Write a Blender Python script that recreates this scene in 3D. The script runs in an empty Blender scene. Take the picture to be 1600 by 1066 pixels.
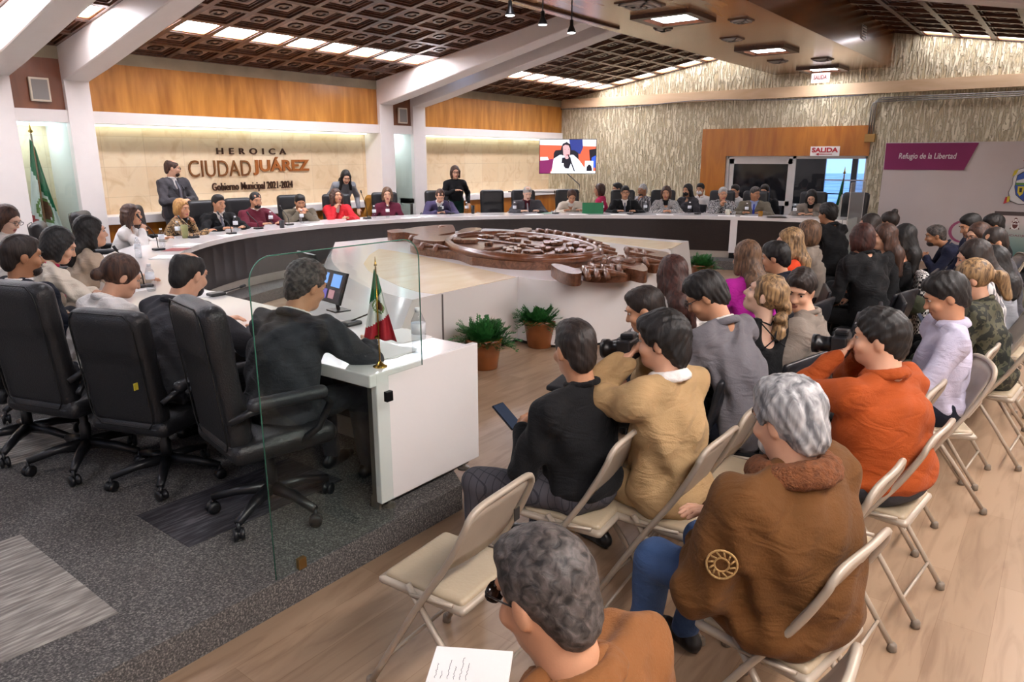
import bpy, bmesh, math, random
import numpy as np
from mathutils import Vector, Matrix, noise as mnoise
random.seed(7)
sc = bpy.context.scene
COL = sc.collection
PI = math.pi
# ------------------------------------------------------------------ camera, world, exposure
F, CH, HOR, CX, CY = 1121.0, 1.9, 246.0, 800.0, 533.0
PIT = math.atan((CY - HOR) / F)
AZ = PI/2 - math.atan(890 / math.hypot(F, CY - HOR))
cam = bpy.data.cameras.new('camera'); camo = bpy.data.objects.new('camera', cam); COL.objects.link(camo)
cam.sensor_width = 36; cam.lens = F / 1600 * 36; cam.clip_start = .05; cam.clip_end = 500
camo.location = (0, 0, CH); camo.rotation_euler = (PI/2 - PIT, 0, -AZ)
sc.camera = camo
w = bpy.data.worlds.new('sky'); sc.world = w; w.use_nodes = True
w.node_tree.nodes['Background'].inputs[0].default_value = (.30, .52, .95, 1)
w.node_tree.nodes['Background'].inputs[1].default_value = 1.0
sc.view_settings.view_transform = 'Standard'; sc.view_settings.look = 'None'
sc.view_settings.exposure = 1.2; sc.view_settings.gamma = 1; sc.view_settings.use_curve_mapping = False
sc.cycles.max_bounces = 7; sc.cycles.diffuse_bounces = 4; sc.cycles.glossy_bounces = 3
sc.cycles.transmission_bounces = 5; sc.cycles.transparent_max_bounces = 10
sc.cycles.caustics_reflective = False; sc.cycles.caustics_refractive = False
sc.cycles.sample_clamp_indirect = 4.0
PANEL = 17.0      # emission of the ceiling light panels

FD = Vector((math.sin(AZ)*math.cos(PIT), math.cos(AZ)*math.cos(PIT), -math.sin(PIT)))
RT = Vector((math.cos(AZ), -math.sin(AZ), 0))
UP = RT.cross(FD)
def ray(px, py): return FD + RT*((px-CX)/F) - UP*((py-CY)/F)
def W(px, py, z):                      # survey helper: where a sight line of the photo meets height z
    d = ray(px, py); t = (z-CH)/d.z; return Vector((t*d.x, t*d.y, z))
def WY(px, py, Y): d = ray(px, py); t = Y/d.y; return Vector((t*d.x, Y, CH+t*d.z))
def WX(px, py, X): d = ray(px, py); t = X/d.x; return Vector((X, t*d.y, CH+t*d.z))
def PX(p):
    v = Vector(p)-Vector((0, 0, CH)); c = v.dot(FD); return (CX+F*v.dot(RT)/c, CY-F*v.dot(UP)/c)

# ------------------------------------------------------------------ materials
def lin(h):
    if not isinstance(h, int): return tuple(h)+((1,) if len(h) == 3 else ())
    r = [((h >> s) & 255)/255 for s in (16, 8, 0)]
    return tuple(c/12.92 if c <= .04045 else ((c+.055)/1.055)**2.4 for c in r)+(1,)
MATS = {}
class NT:
    def __init__(s, name):
        s.m = bpy.data.materials.new(name); s.m.use_nodes = True; s.t = s.m.node_tree; s.b = s.t.nodes['Principled BSDF']
        s.tc = None
    def n(s, typ, **k):
        o = s.t.nodes.new('ShaderNode'+typ)
        for a, v in k.items():
            if a.startswith('i_'):
                kk = a[2:].replace('_', ' ')
                try: o.inputs[kk].default_value = v
                except KeyError: o.inputs[int(kk)].default_value = v
            else: setattr(o, a, v)
        return o
    def l(s, a, ao, b, bi): s.t.links.new(a.outputs[ao], b.inputs[bi])
    def coord(s, scale=(1, 1, 1), rot=(0, 0, 0), kind='Object'):
        if not s.tc: s.tc = s.n('TexCoord')
        mp = s.n('Mapping'); mp.inputs['Scale'].default_value = scale; mp.inputs['Rotation'].default_value = rot
        s.l(s.tc, kind, mp, 'Vector'); return mp
    def ramp(s, src, out, stops, interp='LINEAR'):
        r = s.n('ValToRGB'); r.color_ramp.interpolation = interp
        e = r.color_ramp.elements
        while len(e) < len(stops): e.new(.5)
        for el, (p, c) in zip(e, stops): el.position = p; el.color = lin(c)
        s.l(src, out, r, 0); return r
    def bump(s, src, out, st, dist=.01):
        b = s.n('Bump'); b.inputs['Strength'].default_value = st; b.inputs['Distance'].default_value = dist
        s.l(src, out, b, 'Height'); s.l(b, 'Normal', s.b, 'Normal'); return b
def mat(name, col, rough=.6, metal=0, var=.0, vs=6., bump=0, bs=30., spec=.5, emit=None, es=1, stretch=(1, 1, 1), sheen=0, coat=0, bdist=.01):
    if name in MATS: return MATS[name]
    N = NT(name); c = lin(col)
    N.b.inputs['Base Color'].default_value = c; N.b.inputs['Roughness'].default_value = rough
    N.b.inputs['Metallic'].default_value = metal; N.b.inputs['Specular IOR Level'].default_value = spec
    if coat: N.b.inputs['Coat Weight'].default_value = coat; N.b.inputs['Coat Roughness'].default_value = .1
    if sheen: N.b.inputs['Sheen Weight'].default_value = sheen
    if emit is not None:
        N.b.inputs['Emission Color'].default_value = lin(emit); N.b.inputs['Emission Strength'].default_value = es
    if var or bump:
        if var:
            no = N.n('TexNoise', i_Scale=vs, i_Detail=4.); N.l(N.coord(stretch), 'Vector', no, 'Vector')
            r = N.ramp(no, 'Fac', [(.3, tuple(x*(1-var) for x in c[:3])), (.7, tuple(min(1, x*(1+var)) for x in c[:3]))])
            N.l(r, 'Color', N.b, 'Base Color')
        if bump:
            nb = N.n('TexNoise', i_Scale=bs, i_Detail=3.); N.l(N.coord(stretch), 'Vector', nb, 'Vector'); N.bump(nb, 'Fac', bump, bdist)
    MATS[name] = N.m; return N.m
def wood(name, c1, c2, scale=1.2, stretch=(1, 1, .08), rough=.35, coat=.2, detail=5, dist=2.0, bump=.0):
    N = NT(name); N.b.inputs['Roughness'].default_value = rough; N.b.inputs['Coat Weight'].default_value = coat; N.b.inputs['Coat Roughness'].default_value = .15
    no = N.n('TexNoise', i_Scale=scale*6, i_Detail=float(detail), i_Distortion=dist); N.l(N.coord(stretch), 'Vector', no, 'Vector')
    r = N.ramp(no, 'Fac', [(.3, c1), (.72, c2)]); N.l(r, 'Color', N.b, 'Base Color')
    if bump: N.bump(no, 'Fac', bump)
    MATS[name] = N.m; return N.m
white_paint = mat('white_paint', 0xe9e2dd, .45, bump=.05, bs=60, var=.015)
gloss_white = mat('gloss_white_laminate', 0xf1edeb, .16, coat=.4, var=.012, vs=2)
satin_white = mat('satin_white_laminate', 0xe9e3e0, .32, var=.015, vs=2)
black_plastic = mat('black_plastic', 0x17171a, .38, var=.1)
black_metal = mat('black_metal', 0x101012, .35, .3, var=.1)
steel = mat('brushed_steel', 0x9b958c, .35, .8, var=.08, stretch=(20, 1, 1))
darkwood = wood('dark_wenge_laminate', 0x1c1311, 0x2e211d, 2, (1, 1, 9), .3, .25)
ora_wood = wood('orange_varnished_plywood', 0x9a5f1f, 0xc98a3c, 1.1, (1, 1, .16), .32, .4, dist=.6)
ora_wood2 = wood('deep_orange_plywood', 0x9c5718, 0xbf7a2a, 1.1, (1, 1, .16), .3, .4, dist=.6)
red_wood = wood('red_brown_plywood', 0x63331a, 0x7d4524, 1.1, (1, 1, .16), .35, .3, dist=.6)
ceil_brown = wood('coffer_brown_wood', 0x33190f, 0x6a3f26, 1.5, (1, .2, 1), .42, .25, bump=.05)
coffer_field = mat('coffer_pale_field', 0x8d7060, .45, var=.12, vs=9)
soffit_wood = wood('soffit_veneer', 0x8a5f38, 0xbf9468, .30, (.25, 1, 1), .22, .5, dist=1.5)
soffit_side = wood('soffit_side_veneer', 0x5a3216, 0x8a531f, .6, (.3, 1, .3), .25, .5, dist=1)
dark_frame = wood('dark_walnut_frame', 0x2d170d, 0x4f2c18, 1.5, (1, 1, 1), .4, .2)
glow = mat('lit_diffuser', 0xffffff, .5, emit=0xf6f5ff, es=PANEL); glow_wall = mat('lit_diffuser_by_wall', 0xffffff, .5, emit=0xf6f5ff, es=PANEL*.30); glow_aisle = mat('lit_diffuser_aisle', 0xffffff, .5, emit=0xf8f2f0, es=PANEL*1.25)
stone_band = mat('pale_concrete_band', 0x9c9079, .8, var=.15, vs=3, bump=.2, bs=20)
beige_band = wood('beige_plaster_band', 0xc7a781, 0xd8bb98, .5, (1, .2, 1), .6, 0)
carve = wood('carved_brown_resin', 0x4c2c1c, 0x84573e, 2.2, (1, 1, 1), .32, .4, bump=.3)
carve_side = wood('carved_brown_edge', 0x5b3018, 0x7a4626, 1.2, (1, 1, .3), .3, .4)
def tiles():
    N = NT('cream_marble_tiles'); N.b.inputs['Roughness'].default_value = .35
    mp = N.coord((1, 1, 1), (PI/2, 0, 0))
    br = N.n('TexBrick', i_Scale=1.0, i_Mortar_Size=.003, i_Mortar_Smooth=.1, i_Bias=0., i_Brick_Width=.62, i_Row_Height=.44)
    br.offset = .0; br.inputs['Color1'].default_value = lin(0xdcc29d); br.inputs['Color2'].default_value = lin(0xe6d3b3); br.inputs['Mortar'].default_value = lin(0xcbb595)
    N.l(mp, 'Vector', br, 'Vector')
    no = N.n('TexNoise', i_Scale=3.5, i_Detail=6., i_Distortion=1.2); N.l(mp, 'Vector', no, 'Vector')
    r = N.ramp(no, 'Fac', [(.30, 0xdcc6a4), (.5, 0xffffff), (.8, 0xfff4e0)])
    mx = N.n('MixRGB', blend_type='MULTIPLY'); mx.inputs[0].default_value = .45
    N.l(br, 'Color', mx, 1); N.l(r, 'Color', mx, 2); N.l(mx, 'Color', N.b, 'Base Color'); return N.m
marble = tiles()
def rough_wall():
    N = NT('striated_concrete'); N.b.inputs['Roughness'].default_value = .85
    mp = N.coord((1, 1, .17)); a = N.n('TexNoise', i_Scale=25., i_Detail=3., i_Distortion=.3); N.l(mp, 'Vector', a, 'Vector')
    mp2 = N.coord((1, 1, .8)); b = N.n('TexNoise', i_Scale=22., i_Detail=2.); N.l(mp2, 'Vector', b, 'Vector')
    rr = N.ramp(a, 'Fac', [(.40, 0x000000), (.56, 0xffffff)])
    r2 = N.ramp(b, 'Fac', [(.33, 0x000000), (.40, 0xffffff)])
    mx = N.n('MixRGB', blend_type='MULTIPLY'); mx.inputs[0].default_value = .8; N.l(rr, 'Color', mx, 1); N.l(r2, 'Color', mx, 2)
    c = N.ramp(mx, 'Color', [(0, 0xbcab88), (.5, 0xd2c3a1), (1, 0xded1b2)])
    N.l(c, 'Color', N.b, 'Base Color'); N.bump(mx, 'Color', 1., .045); return N.m
striated = rough_wall()
def floor_m():
    N = NT('pale_oak_vinyl_planks'); N.b.inputs['Roughness'].default_value = .36
    mp = N.coord((1, 1, 1), (0, 0, 0))
    br = N.n('TexBrick', i_Scale=1.0, i_Mortar_Size=.0015, i_Mortar_Smooth=.2, i_Bias=0., i_Brick_Width=1.22, i_Row_Height=.19)
    br.offset = .37; br.inputs['Color1'].default_value = lin(0x957d66); br.inputs['Color2'].default_value = lin(0xa68e77); br.inputs['Mortar'].default_value = lin(0x8d735b)
    N.l(mp, 'Vector', br, 'Vector')
    no = N.n('TexNoise', i_Scale=5., i_Detail=6., i_Distortion=1.6); N.l(N.coord((.35, 2.2, 1)), 'Vector', no, 'Vector')
    r = N.ramp(no, 'Fac', [(.3, 0xb59a80), (.55, 0xfff6ec)])
    mx = N.n('MixRGB', blend_type='MULTIPLY'); mx.inputs[0].default_value = .5
    N.l(br, 'Color', mx, 1); N.l(r, 'Color', mx, 2); N.l(mx, 'Color', N.b, 'Base Color'); return N.m
planks = floor_m()
def carpet_m(name, a, b, c, stretch=(1, 1, 1), sc_=130.):
    N = NT(name); N.b.inputs['Roughness'].default_value = .95; N.b.inputs['Specular IOR Level'].default_value = .15
    no = N.n('TexNoise', i_Scale=sc_, i_Detail=2.); N.l(N.coord(stretch), 'Vector', no, 'Vector')
    r = N.ramp(no, 'Fac', [(.38, a), (.55, b), (.70, c)]); N.l(r, 'Color', N.b, 'Base Color'); N.bump(no, 'Fac', .5, .004); return N.m
carpet = carpet_m('flecked_charcoal_carpet', 0x4a4847, 0x656260, 0x908b85)
carpet_lt = carpet_m('striped_light_carpet_tile', 0x7d7772, 0x97918a, 0xb5aea6, (.12, 1, 1), 60.)
carpet_dk = carpet_m('striped_dark_carpet_tile', 0x343235, 0x434145, 0x5c595c, (.12, 1, 1), 60.)

def glass_mat(name, tint, ior=1.45):
    m = bpy.data.materials.new(name); m.use_nodes = True; t = m.node_tree; t.nodes.clear(); o = t.nodes.new('ShaderNodeOutputMaterial'); mx = t.nodes.new('ShaderNodeMixShader'); tr = t.nodes.new('ShaderNodeBsdfTransparent'); gl_ = t.nodes.new('ShaderNodeBsdfGlossy'); lw = t.nodes.new('ShaderNodeLayerWeight'); pw = t.nodes.new('ShaderNodeMath'); pw.operation = 'POWER'; pw.inputs[1].default_value = 4.; fr = t.nodes.new('ShaderNodeMath'); fr.operation = 'MULTIPLY_ADD'; fr.inputs[1].default_value = .7; fr.inputs[2].default_value = .035
    tr.inputs[0].default_value = lin(tint); gl_.inputs['Roughness'].default_value = .01; t.links.new(lw.outputs['Facing'], pw.inputs[0]); t.links.new(pw.outputs[0], fr.inputs[0]); lw.inputs[0].default_value = .5
    t.links.new(fr.outputs[0], mx.inputs[0]); t.links.new(tr.outputs[0], mx.inputs[1]); t.links.new(gl_.outputs[0], mx.inputs[2]); t.links.new(mx.outputs[0], o.inputs[0]); return m
# ------------------------------------------------------------------ mesh helpers
def link(name, me, m=None, parent=None, smooth=False):
    o = bpy.data.objects.new(name, me); COL.objects.link(o)
    if m is not None and not me.materials:
        for x in (m if isinstance(m, (list, tuple)) else [m]): me.materials.append(x)
    if smooth: me.polygons.foreach_set('use_smooth', [True]*len(me.polygons)); me.update()
    if parent is not None: o.parent = parent
    return o
class MB:
    def __init__(s): s.v = []; s.f = []; s.mi = []
    def add(s, v, f, mi=0):
        k = len(s.v); s.v += [tuple(p) for p in v]; s.f += [tuple(i+k for i in q) for q in f]; s.mi += [mi]*len(f); return s
    def box(s, a, b, mi=0, M=None):
        v = [Vector((x, y, z)) for z in (a[2], b[2]) for y in (a[1], b[1]) for x in (a[0], b[0])]
        if M: v = [M @ p for p in v]
        return s.add(v, [(0, 2, 3, 1), (4, 5, 7, 6), (0, 1, 5, 4), (2, 6, 7, 3), (0, 4, 6, 2), (1, 3, 7, 5)], mi)
    def prism(s, poly, z0, z1, mi=0, M=None, top=1):
        n = len(poly); v = [Vector((p[0], p[1], z0)) for p in poly]+[Vector((p[0]*1, p[1]*1, z1)) for p in poly]
        if M: v = [M @ p for p in v]
        f = [tuple(range(n))[::-1], tuple(range(n, 2*n))]+[(i, (i+1) % n, (i+1) % n+n, i+n) for i in range(n)]
        return s.add(v, f, mi)
    def tube(s, pts, r, n=8, mi=0, closed=False, cap=True):
        pts = [Vector(p) for p in pts]; m = len(pts); rs = r if isinstance(r, (list, tuple)) else [r]*m
        up = None; rings = []
        for i, p in enumerate(pts):
            a = pts[(i-1) % m] if (i or closed) else p; b = pts[(i+1) % m] if (i < m-1 or closed) else p
            t = (b-a).normalized() if (b-a).length > 1e-9 else Vector((0, 0, 1))
            if up is None: up = Vector((0, 0, 1)) if abs(t.z) < .9 else Vector((1, 0, 0))
            x = t.cross(up)
            if x.length < 1e-5: x = t.orthogonal()
            x.normalize(); up = x.cross(t).normalized()
            rings.append([p+(x*math.cos(2*PI*k/n)+up*math.sin(2*PI*k/n))*rs[i] for k in range(n)])
        v = [q for rg in rings for q in rg]; f = []
        for i in range(m if closed else m-1):
            j = (i+1) % m
            for k in range(n): f.append((i*n+k, i*n+(k+1) % n, j*n+(k+1) % n, j*n+k))
        if cap and not closed: f += [tuple(range(n))[::-1], tuple(range((m-1)*n, m*n))]
        return s.add(v, f, mi)
    def lathe(s, prof, n=20, mi=0, M=None):
        v = []; f = []
        for r, z in prof:
            for k in range(n): v.append(Vector((r*math.cos(2*PI*k/n), r*math.sin(2*PI*k/n), z)))
        for i in range(len(prof)-1):
            for k in range(n): f.append((i*n+k, i*n+(k+1) % n, (i+1)*n+(k+1) % n, (i+1)*n+k))
        f += [tuple(range(n))[::-1], tuple(range((len(prof)-1)*n, len(prof)*n))]
        if M: v = [M @ p for p in v]
        return s.add(v, f, mi)
    def quad(s, a, b, c, d, mi=0): return s.add([a, b, c, d], [(0, 1, 2, 3)], mi)
    def build(s, name, m, parent=None, smooth=False, bevel=0, seg=2, auto=False):
        me = bpy.data.meshes.new(name); me.from_pydata(s.v, [], s.f)
        for x in (m if isinstance(m, (list, tuple)) else [m]): me.materials.append(x)
        if any(s.mi): me.polygons.foreach_set('material_index', s.mi)
        if bevel:
            bm = bmesh.new(); bm.from_mesh(me); bmesh.ops.remove_doubles(bm, verts=bm.verts, dist=1e-5)
            es = [e for e in bm.edges if len(e.link_faces) == 2 and e.calc_face_angle(0) > .5]
            bmesh.ops.bevel(bm, geom=es, offset=bevel, segments=seg, affect='EDGES', profile=.5, clamp_overlap=True)
            bm.to_mesh(me); bm.free()
        me.update()
        if auto:
            me.polygons.foreach_set('use_smooth', [True]*len(me.polygons)); me.set_sharp_from_angle(angle=.7)
        return link(name, me, None, parent, smooth)
def box(name, a, b, m, parent=None, bevel=0): return MB().box(a, b).build(name, m, parent, bevel=bevel)
def tag(o, label=None, cat=None, group=None, kind=None):
    if label: o['label'] = label
    if cat: o['category'] = cat
    if group: o['group'] = group
    if kind: o['kind'] = kind
    return o
def struct(o, label=None): o['kind'] = 'structure'; o['label'] = label or o.name.replace('_', ' '); return o
def empty(name, loc, rz=0, label=None, cat=None, group=None):
    o = bpy.data.objects.new(name, None); COL.objects.link(o); o.location = loc; o.rotation_euler = (0, 0, rz); o.empty_display_size = .1
    return tag(o, label, cat, group)
def copy_tree(o, parent=None):
    c = o.copy(); COL.objects.link(c)
    if parent is not None: c.parent = parent
    for ch in list(KIDS.get(o.name, ())): copy_tree(ch, c)
    return c
KIDS = {}
def index_kids():
    KIDS.clear()
    for o in bpy.data.objects:
        if o.parent: KIDS.setdefault(o.parent.name, []).append(o)
def text_obj(name, s, size, m, M, parent=None, extrude=.004, bold=0., align='CENTER', shear=0, spacing=1.0):
    cu = bpy.data.curves.new(name, 'FONT'); cu.body = s; cu.size = size; cu.extrude = extrude; cu.offset = bold; cu.align_x = align; cu.align_y = 'CENTER'; cu.shear = shear; cu.space_character = spacing; cu.resolution_u = 3
    t = bpy.data.objects.new(name, cu); COL.objects.link(t)
    bpy.context.view_layer.update()
    me = bpy.data.meshes.new_from_object(t.evaluated_get(bpy.context.evaluated_depsgraph_get()))
    bpy.data.objects.remove(t); me.transform(M); me.name = name
    me.materials.clear(); me.materials.append(m)
    o = bpy.data.objects.new(name, me); COL.objects.link(o)
    if parent is not None: o.parent = parent
    return o
def facing(loc, nrm, up=Vector((0, 0, 1))):       # matrix whose local z is nrm, local y is up-ish
    z = Vector(nrm).normalized(); x = up.cross(z).normalized(); y = z.cross(x)
    M = Matrix((x, y, z)).transposed().to_4x4(); M.translation = Vector(loc); return M
def catmull(P, n=6):
    P = [Vector(p) for p in P]; Q = [P[0]*2-P[1]]+P+[P[-1]*2-P[-2]]; out = []
    for i in range(1, len(Q)-2):
        a, b, c, d = Q[i-1], Q[i], Q[i+1], Q[i+2]
        for k in range(n):
            t = k/n; out.append(.5*((2*b)+(c-a)*t+(2*a-5*b+4*c-d)*t*t+(3*b-a-3*c+d)*t**3))
    out.append(P[-1]); return out
def offset(pts, d):
    out = []
    for i, p in enumerate(pts):
        a = pts[max(0, i-1)]; b = pts[min(len(pts)-1, i+1)]; t = (b-a).normalized()
        out.append(p+Vector((-t.y, t.x, 0))*d)          # left of travel = outwards of the horseshoe
    return out
# ------------------------------------------------------------------ the room shell
XB, YW, YM, YC = 16.45, 11.0, 11.4, 10.93       # side wall, upper back wall, marble, column faces
XL, YF = -3.5, -2.6
DZ = .15                                        # height of the carpeted dais
INNER = catmull([(x, y, 0) for x, y in [(2.92, 2.55), (2.90, 3.6), (2.90, 4.6), (3.02, 5.6), (3.5, 6.9), (4.35, 8.05), (5.4, 8.8), (6.6, 9.15), (7.8, 9.15), (9.0, 8.85), (10.1, 8.15), (11.0, 7.25), (11.7, 6.3), (12.3, 5.3), (12.65, 4.3), (12.85, 3.4), (12.9, 3.0)]], 5)
OUTER = offset(INNER, .74)
struct(box('floor', (XL, YF, -.1), (XB, 12.2, 0), planks), 'pale oak plank floor')
# dais: everything outside the horseshoe's foot
ins = [p-(offset(INNER, 1)[i]-p)*(.02+.40*min(1, max(0, (i-12)/20))) for i, p in enumerate(INNER)]
mb = MB()
poly = [(p.x, p.y) for p in ins]
poly[0] = (2.72, 2.44); poly = [(XL+.02, 2.44)]+poly+[(13.0, 2.55), (XB-.02, 2.55), (XB-.02, 12.1), (XL+.02, 12.1)]
bm = bmesh.new(); vs = [bm.verts.new((x, y, 0)) for x, y in poly]; f = bm.faces.new(vs); f.normal_update()
if f.normal.z > 0: f.normal_flip()
r = bmesh.ops.extrude_face_region(bm, geom=[f]); bmesh.ops.translate(bm, verts=[v for v in r['geom'] if isinstance(v, bmesh.types.BMVert)], vec=(0, 0, DZ))
bmesh.ops.triangulate(bm, faces=[f for f in bm.faces if len(f.verts) > 4]); me = bpy.data.meshes.new('floor_dais'); bm.to_mesh(me); bm.free()
struct(link('floor_dais', me, carpet), 'raised dais covered in flecked charcoal carpet')
def carpet_tile(name, c, m, lab):
    o = MB().prism([(p[0], p[1]) for p in c], DZ-.004, DZ+.003).build(name, m); struct(o, lab)
carpet_tile('floor_tile', [(-.9, 2.93), (1.02, 2.75), (1.02, 3.55), (.45, 4.2), (-.6, 4.2)][:3]+[(1.02, 3.75), (.1, 3.75)], carpet_lt, 'striped light grey tile set into the carpet')
carpet_tile('floor_tile', [(1.45, 3.0), (2.35, 3.0), (2.35, 3.5), (1.45, 3.5)], carpet_dk, 'striped dark grey tile set into the carpet')
carpet_tile('floor_tile', [(1.2, 4.7), (1.8, 4.7), (1.8, 5.3), (1.2, 5.3)], carpet_lt, 'striped light grey tile under the chairs')
carpet_tile('floor_tile', [(-.6, 5.6), (1.1, 5.6), (1.1, 6.5), (-.6, 6.5)], carpet_lt, 'striped light grey tile by the back of the dais')
# back wall
for a, b in ((XL, 3.6), (4.5, 10.2), (11.0, XB)): struct(box('wall_back', (a, YM, 0), (b, YM+.15, 2.45), marble), 'cream marble wall')
for i, (a, b) in enumerate([(XL, 3.76), (4.39, 10.36), (10.9, XB)]):
    struct(box('wall_back_upper', (a, YW, 2.52), (b, YW+.1, 3.17), ora_wood), 'varnished orange plywood panel')
    struct(box('wall_back_base', (a, YW+.02, DZ), (b, YW+.1, .95), ora_wood2), 'orange plywood below the white ledge')
    if b-a > 1: tag(box('cove_light', (a+.4, YM-.10, 2.338), (b-.4 if b < XB else b-.05, YM-.05, 2.352), mat('cove_tube', 0xffffff, .5, emit=0xeefff4, es=2.4)), 'thin pale green light strip under the white beam, '+('left of the left columns', 'over the large wall lettering', 'beside the television')[i], 'light')
    struct(box('trim_1', (a, YW-.04, .95), (b, YM, 1.07), satin_white, bevel=.008), 'white ledge along the marble wall')
for a, b in ((3.76, 4.39), (10.36, 10.9)):
    struct(box('wall_back_upper', (a, YW, 2.52), (b, YW+.1, 3.6), red_wood), 'red brown plywood panel between columns')
    struct(box('wall_niche', (a, YM+.35, DZ), (b, YM+.45, 2.4), marble), 'back of the flag niche')
    tb_ = box('niche_fill_light', (a+.06, YM-.1, 2.33), (b-.06, YM+.2, 2.355), mat('cool_niche_fill', 0xffffff, .5, emit=0xdff2ff, es=5)); tag(tb_, 'added cool white fill strip at the top of the %s flag niche' % ('left' if a < 5 else 'right'), 'light')  # glowing strip added to brighten the otherwise black niche
    g = glass_mat('niche_glass', (.9, .97, .96), 1.3)
    struct(box('window_1' if a < 5 else 'window_2', (a+.01, YC+.08, DZ), (b-.01, YC+.09, 2.36), g), 'glass front of the flag niche')
struct(box('trim_2', (XL, YC+.03, 2.36), (XB, YM, 2.52), white_paint), 'white beam across the back wall')
struct(box('trim_3', (XL, YW-.01, 3.17), (XB, YW+.2, 3.75), stone_band), 'concrete band under the ceiling')
# marble is cut by the niches: cover the wall slab there with deeper white reveals
for a, b in ((3.4, 3.76), (4.39, 4.71), (10.0, 10.36), (10.9, 11.26)):
    struct(box('wall_column', (a, YC, DZ), (b, YM+.46, 2.92), white_paint, bevel=.006), 'white square column')
# beams follow the roof up to the soffit, on both sides of it
SL = .167
def roof(y): return 3.36+SL*(11.1-y) if y > 4.37 else 3.36+SL*(11.1-4.37)-SL*(4.37-y)
def beam(a, b, pts, lab):
    v = [(x, y, z) for x in (a, b) for y, z in pts]; n = len(pts)
    mb = MB(); mb.add(v, [tuple(range(n)), tuple(range(n, 2*n))[::-1]]+[(i, i+n, (i+1) % n+n, (i+1) % n) for i in range(n)])
    struct(mb.build('ceiling_beam', white_paint, bevel=.012, seg=1), lab)
for a, b in ((-2.6, -2.24), (-1.7, -1.35), (3.4, 3.76), (4.39, 4.71), (10.0, 10.36), (10.9, 11.26)):
    beam(a, b, [(YM, 2.9), (YC-.02, 2.9), (10.3, 3.02), (5.4, 4.10), (5.4, roof(5.4)+.1), (YM, 3.6)], 'white sloping roof beam')
    beam(a, b, [(3.35, 4.15), (-2.6, 2.95), (-2.6, 3.5), (3.35, roof(3.35)+.1)], 'white sloping roof beam on the audience side')
# side wall with its door opening
Y0, Y1, ZH = 3.47, 6.42, 1.93
for i, (a, b) in enumerate([((XB, YF, 0), (XB+.25, Y0, 4.8)), ((XB, Y0, ZH+.6), (XB+.25, 7.05, 4.8)), ((XB, 7.05, 0), (XB+.25, 12.2, 4.8))]):
    struct(box('wall_right', a, b, striated), 'rough striated concrete wall')
struct(box('wall_right_header', (XB-.03, Y0-.02, ZH), (XB+.2, 7.05, ZH+.6), ora_wood2), 'orange plywood header over the doors')
struct(box('wall_right_post', (XB-.02, Y1+.04, 0), (XB+.2, 7.05, ZH), ora_wood2), 'orange plywood panel beside the doors')
struct(box('trim_4', (XB-.05, YF, 3.14), (XB+.02, 11.0, 3.36), beige_band), 'beige plaster band along the side wall')
struct(box('wall_left', (XL-.2, YF, 0), (XL, 12.2, 4.8), white_paint), 'white wall')
struct(box('wall_back_outer', (XL, 12.2, 0), (XB+.25, 12.3, 4.8), white_paint), 'outer wall behind the niches')
struct(box('wall_front', (XL, YF-.2, 0), (XB+.25, YF, 4.8), white_paint), 'white wall behind the audience')
# doors
alu = mat('white_aluminium', 0xcfcac6, .35, .2, var=.03)
dg = NT('dark_door_glass'); dg.b.inputs['Base Color'].default_value = (.012, .012, .014, 1); dg.b.inputs['Roughness'].default_value = .06; dg = dg.m
cg = glass_mat('clear_window_glass', (.95, .97, 1.), 1.3)
m = MB()
for y in (Y0, 4.93, Y1): m.box((XB+.02, y-.035, DZ-.15), (XB+.12, y+.035, ZH))
m.box((XB+.02, Y0, ZH-.06), (XB+.12, Y1, ZH))
fr = m.build('door_1', alu); struct(fr, 'white aluminium door frame')
m = MB(); m.box((XB+.04, 4.97, ZH-.17), (XB+.1, 6.38, ZH-.06)); m.box((XB+.04, 4.97, .86), (XB+.1, 6.38, .96)); m.box((XB+.04, 6.28, 0), (XB+.1, 6.38, ZH)); m.box((XB+.04, 4.97, 0), (XB+.1, 5.06, ZH))
o = m.build('door_2', alu); struct(o, 'door leaf with dark glass'); box('pane', (XB+.06, 5.0, 0), (XB+.07, 6.35, ZH-.1), dg, o)
m = MB(); m.box((XB+.04, Y0+.03, .86), (XB+.1, 4.9, .92)); m.box((XB+.05, 4.28, 0), (XB+.1, 4.9, ZH-.06), 1); m.box((XB+.12, 3.67, 0), (XB+.18, 3.78, ZH), 1)
m.box((XB+.06, Y0+.03, 1.42), (XB+.1, 4.28, 1.45)); m.box((XB+.06, Y0+.03, 1.14), (XB+.1, 4.28, 1.16), 1)
o = m.build('window_3', [alu, black_metal]); struct(o, 'window beside the door with blue daylight view'); box('pane', (XB+.03, Y0, 0), (XB+.035, 4.9, ZH-.06), cg, o)
# outside the window
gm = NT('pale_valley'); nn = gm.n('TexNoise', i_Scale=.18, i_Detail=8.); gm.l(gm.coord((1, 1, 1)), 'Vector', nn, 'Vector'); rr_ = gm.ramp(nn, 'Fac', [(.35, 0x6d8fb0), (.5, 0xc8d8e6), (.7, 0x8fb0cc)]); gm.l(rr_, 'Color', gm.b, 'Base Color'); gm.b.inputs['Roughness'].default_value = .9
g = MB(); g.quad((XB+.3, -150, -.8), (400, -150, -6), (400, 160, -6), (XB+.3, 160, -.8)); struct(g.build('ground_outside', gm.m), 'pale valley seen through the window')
mb = MB(); random.seed(3)
for i in range(90):
    x = random.uniform(60, 170); y = x*random.uniform(.12, .42); s = random.uniform(.8, 3); mb.box((x, y, -6), (x+s, y+s*1.6, -4.2+random.uniform(0, 1.6)))
tag(mb.build('distant_town', mat('town_walls', 0xb9cad8, .9, var=.4, vs=.3)), 'far town of small pale buildings beyond the window', 'town', kind='stuff')
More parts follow.
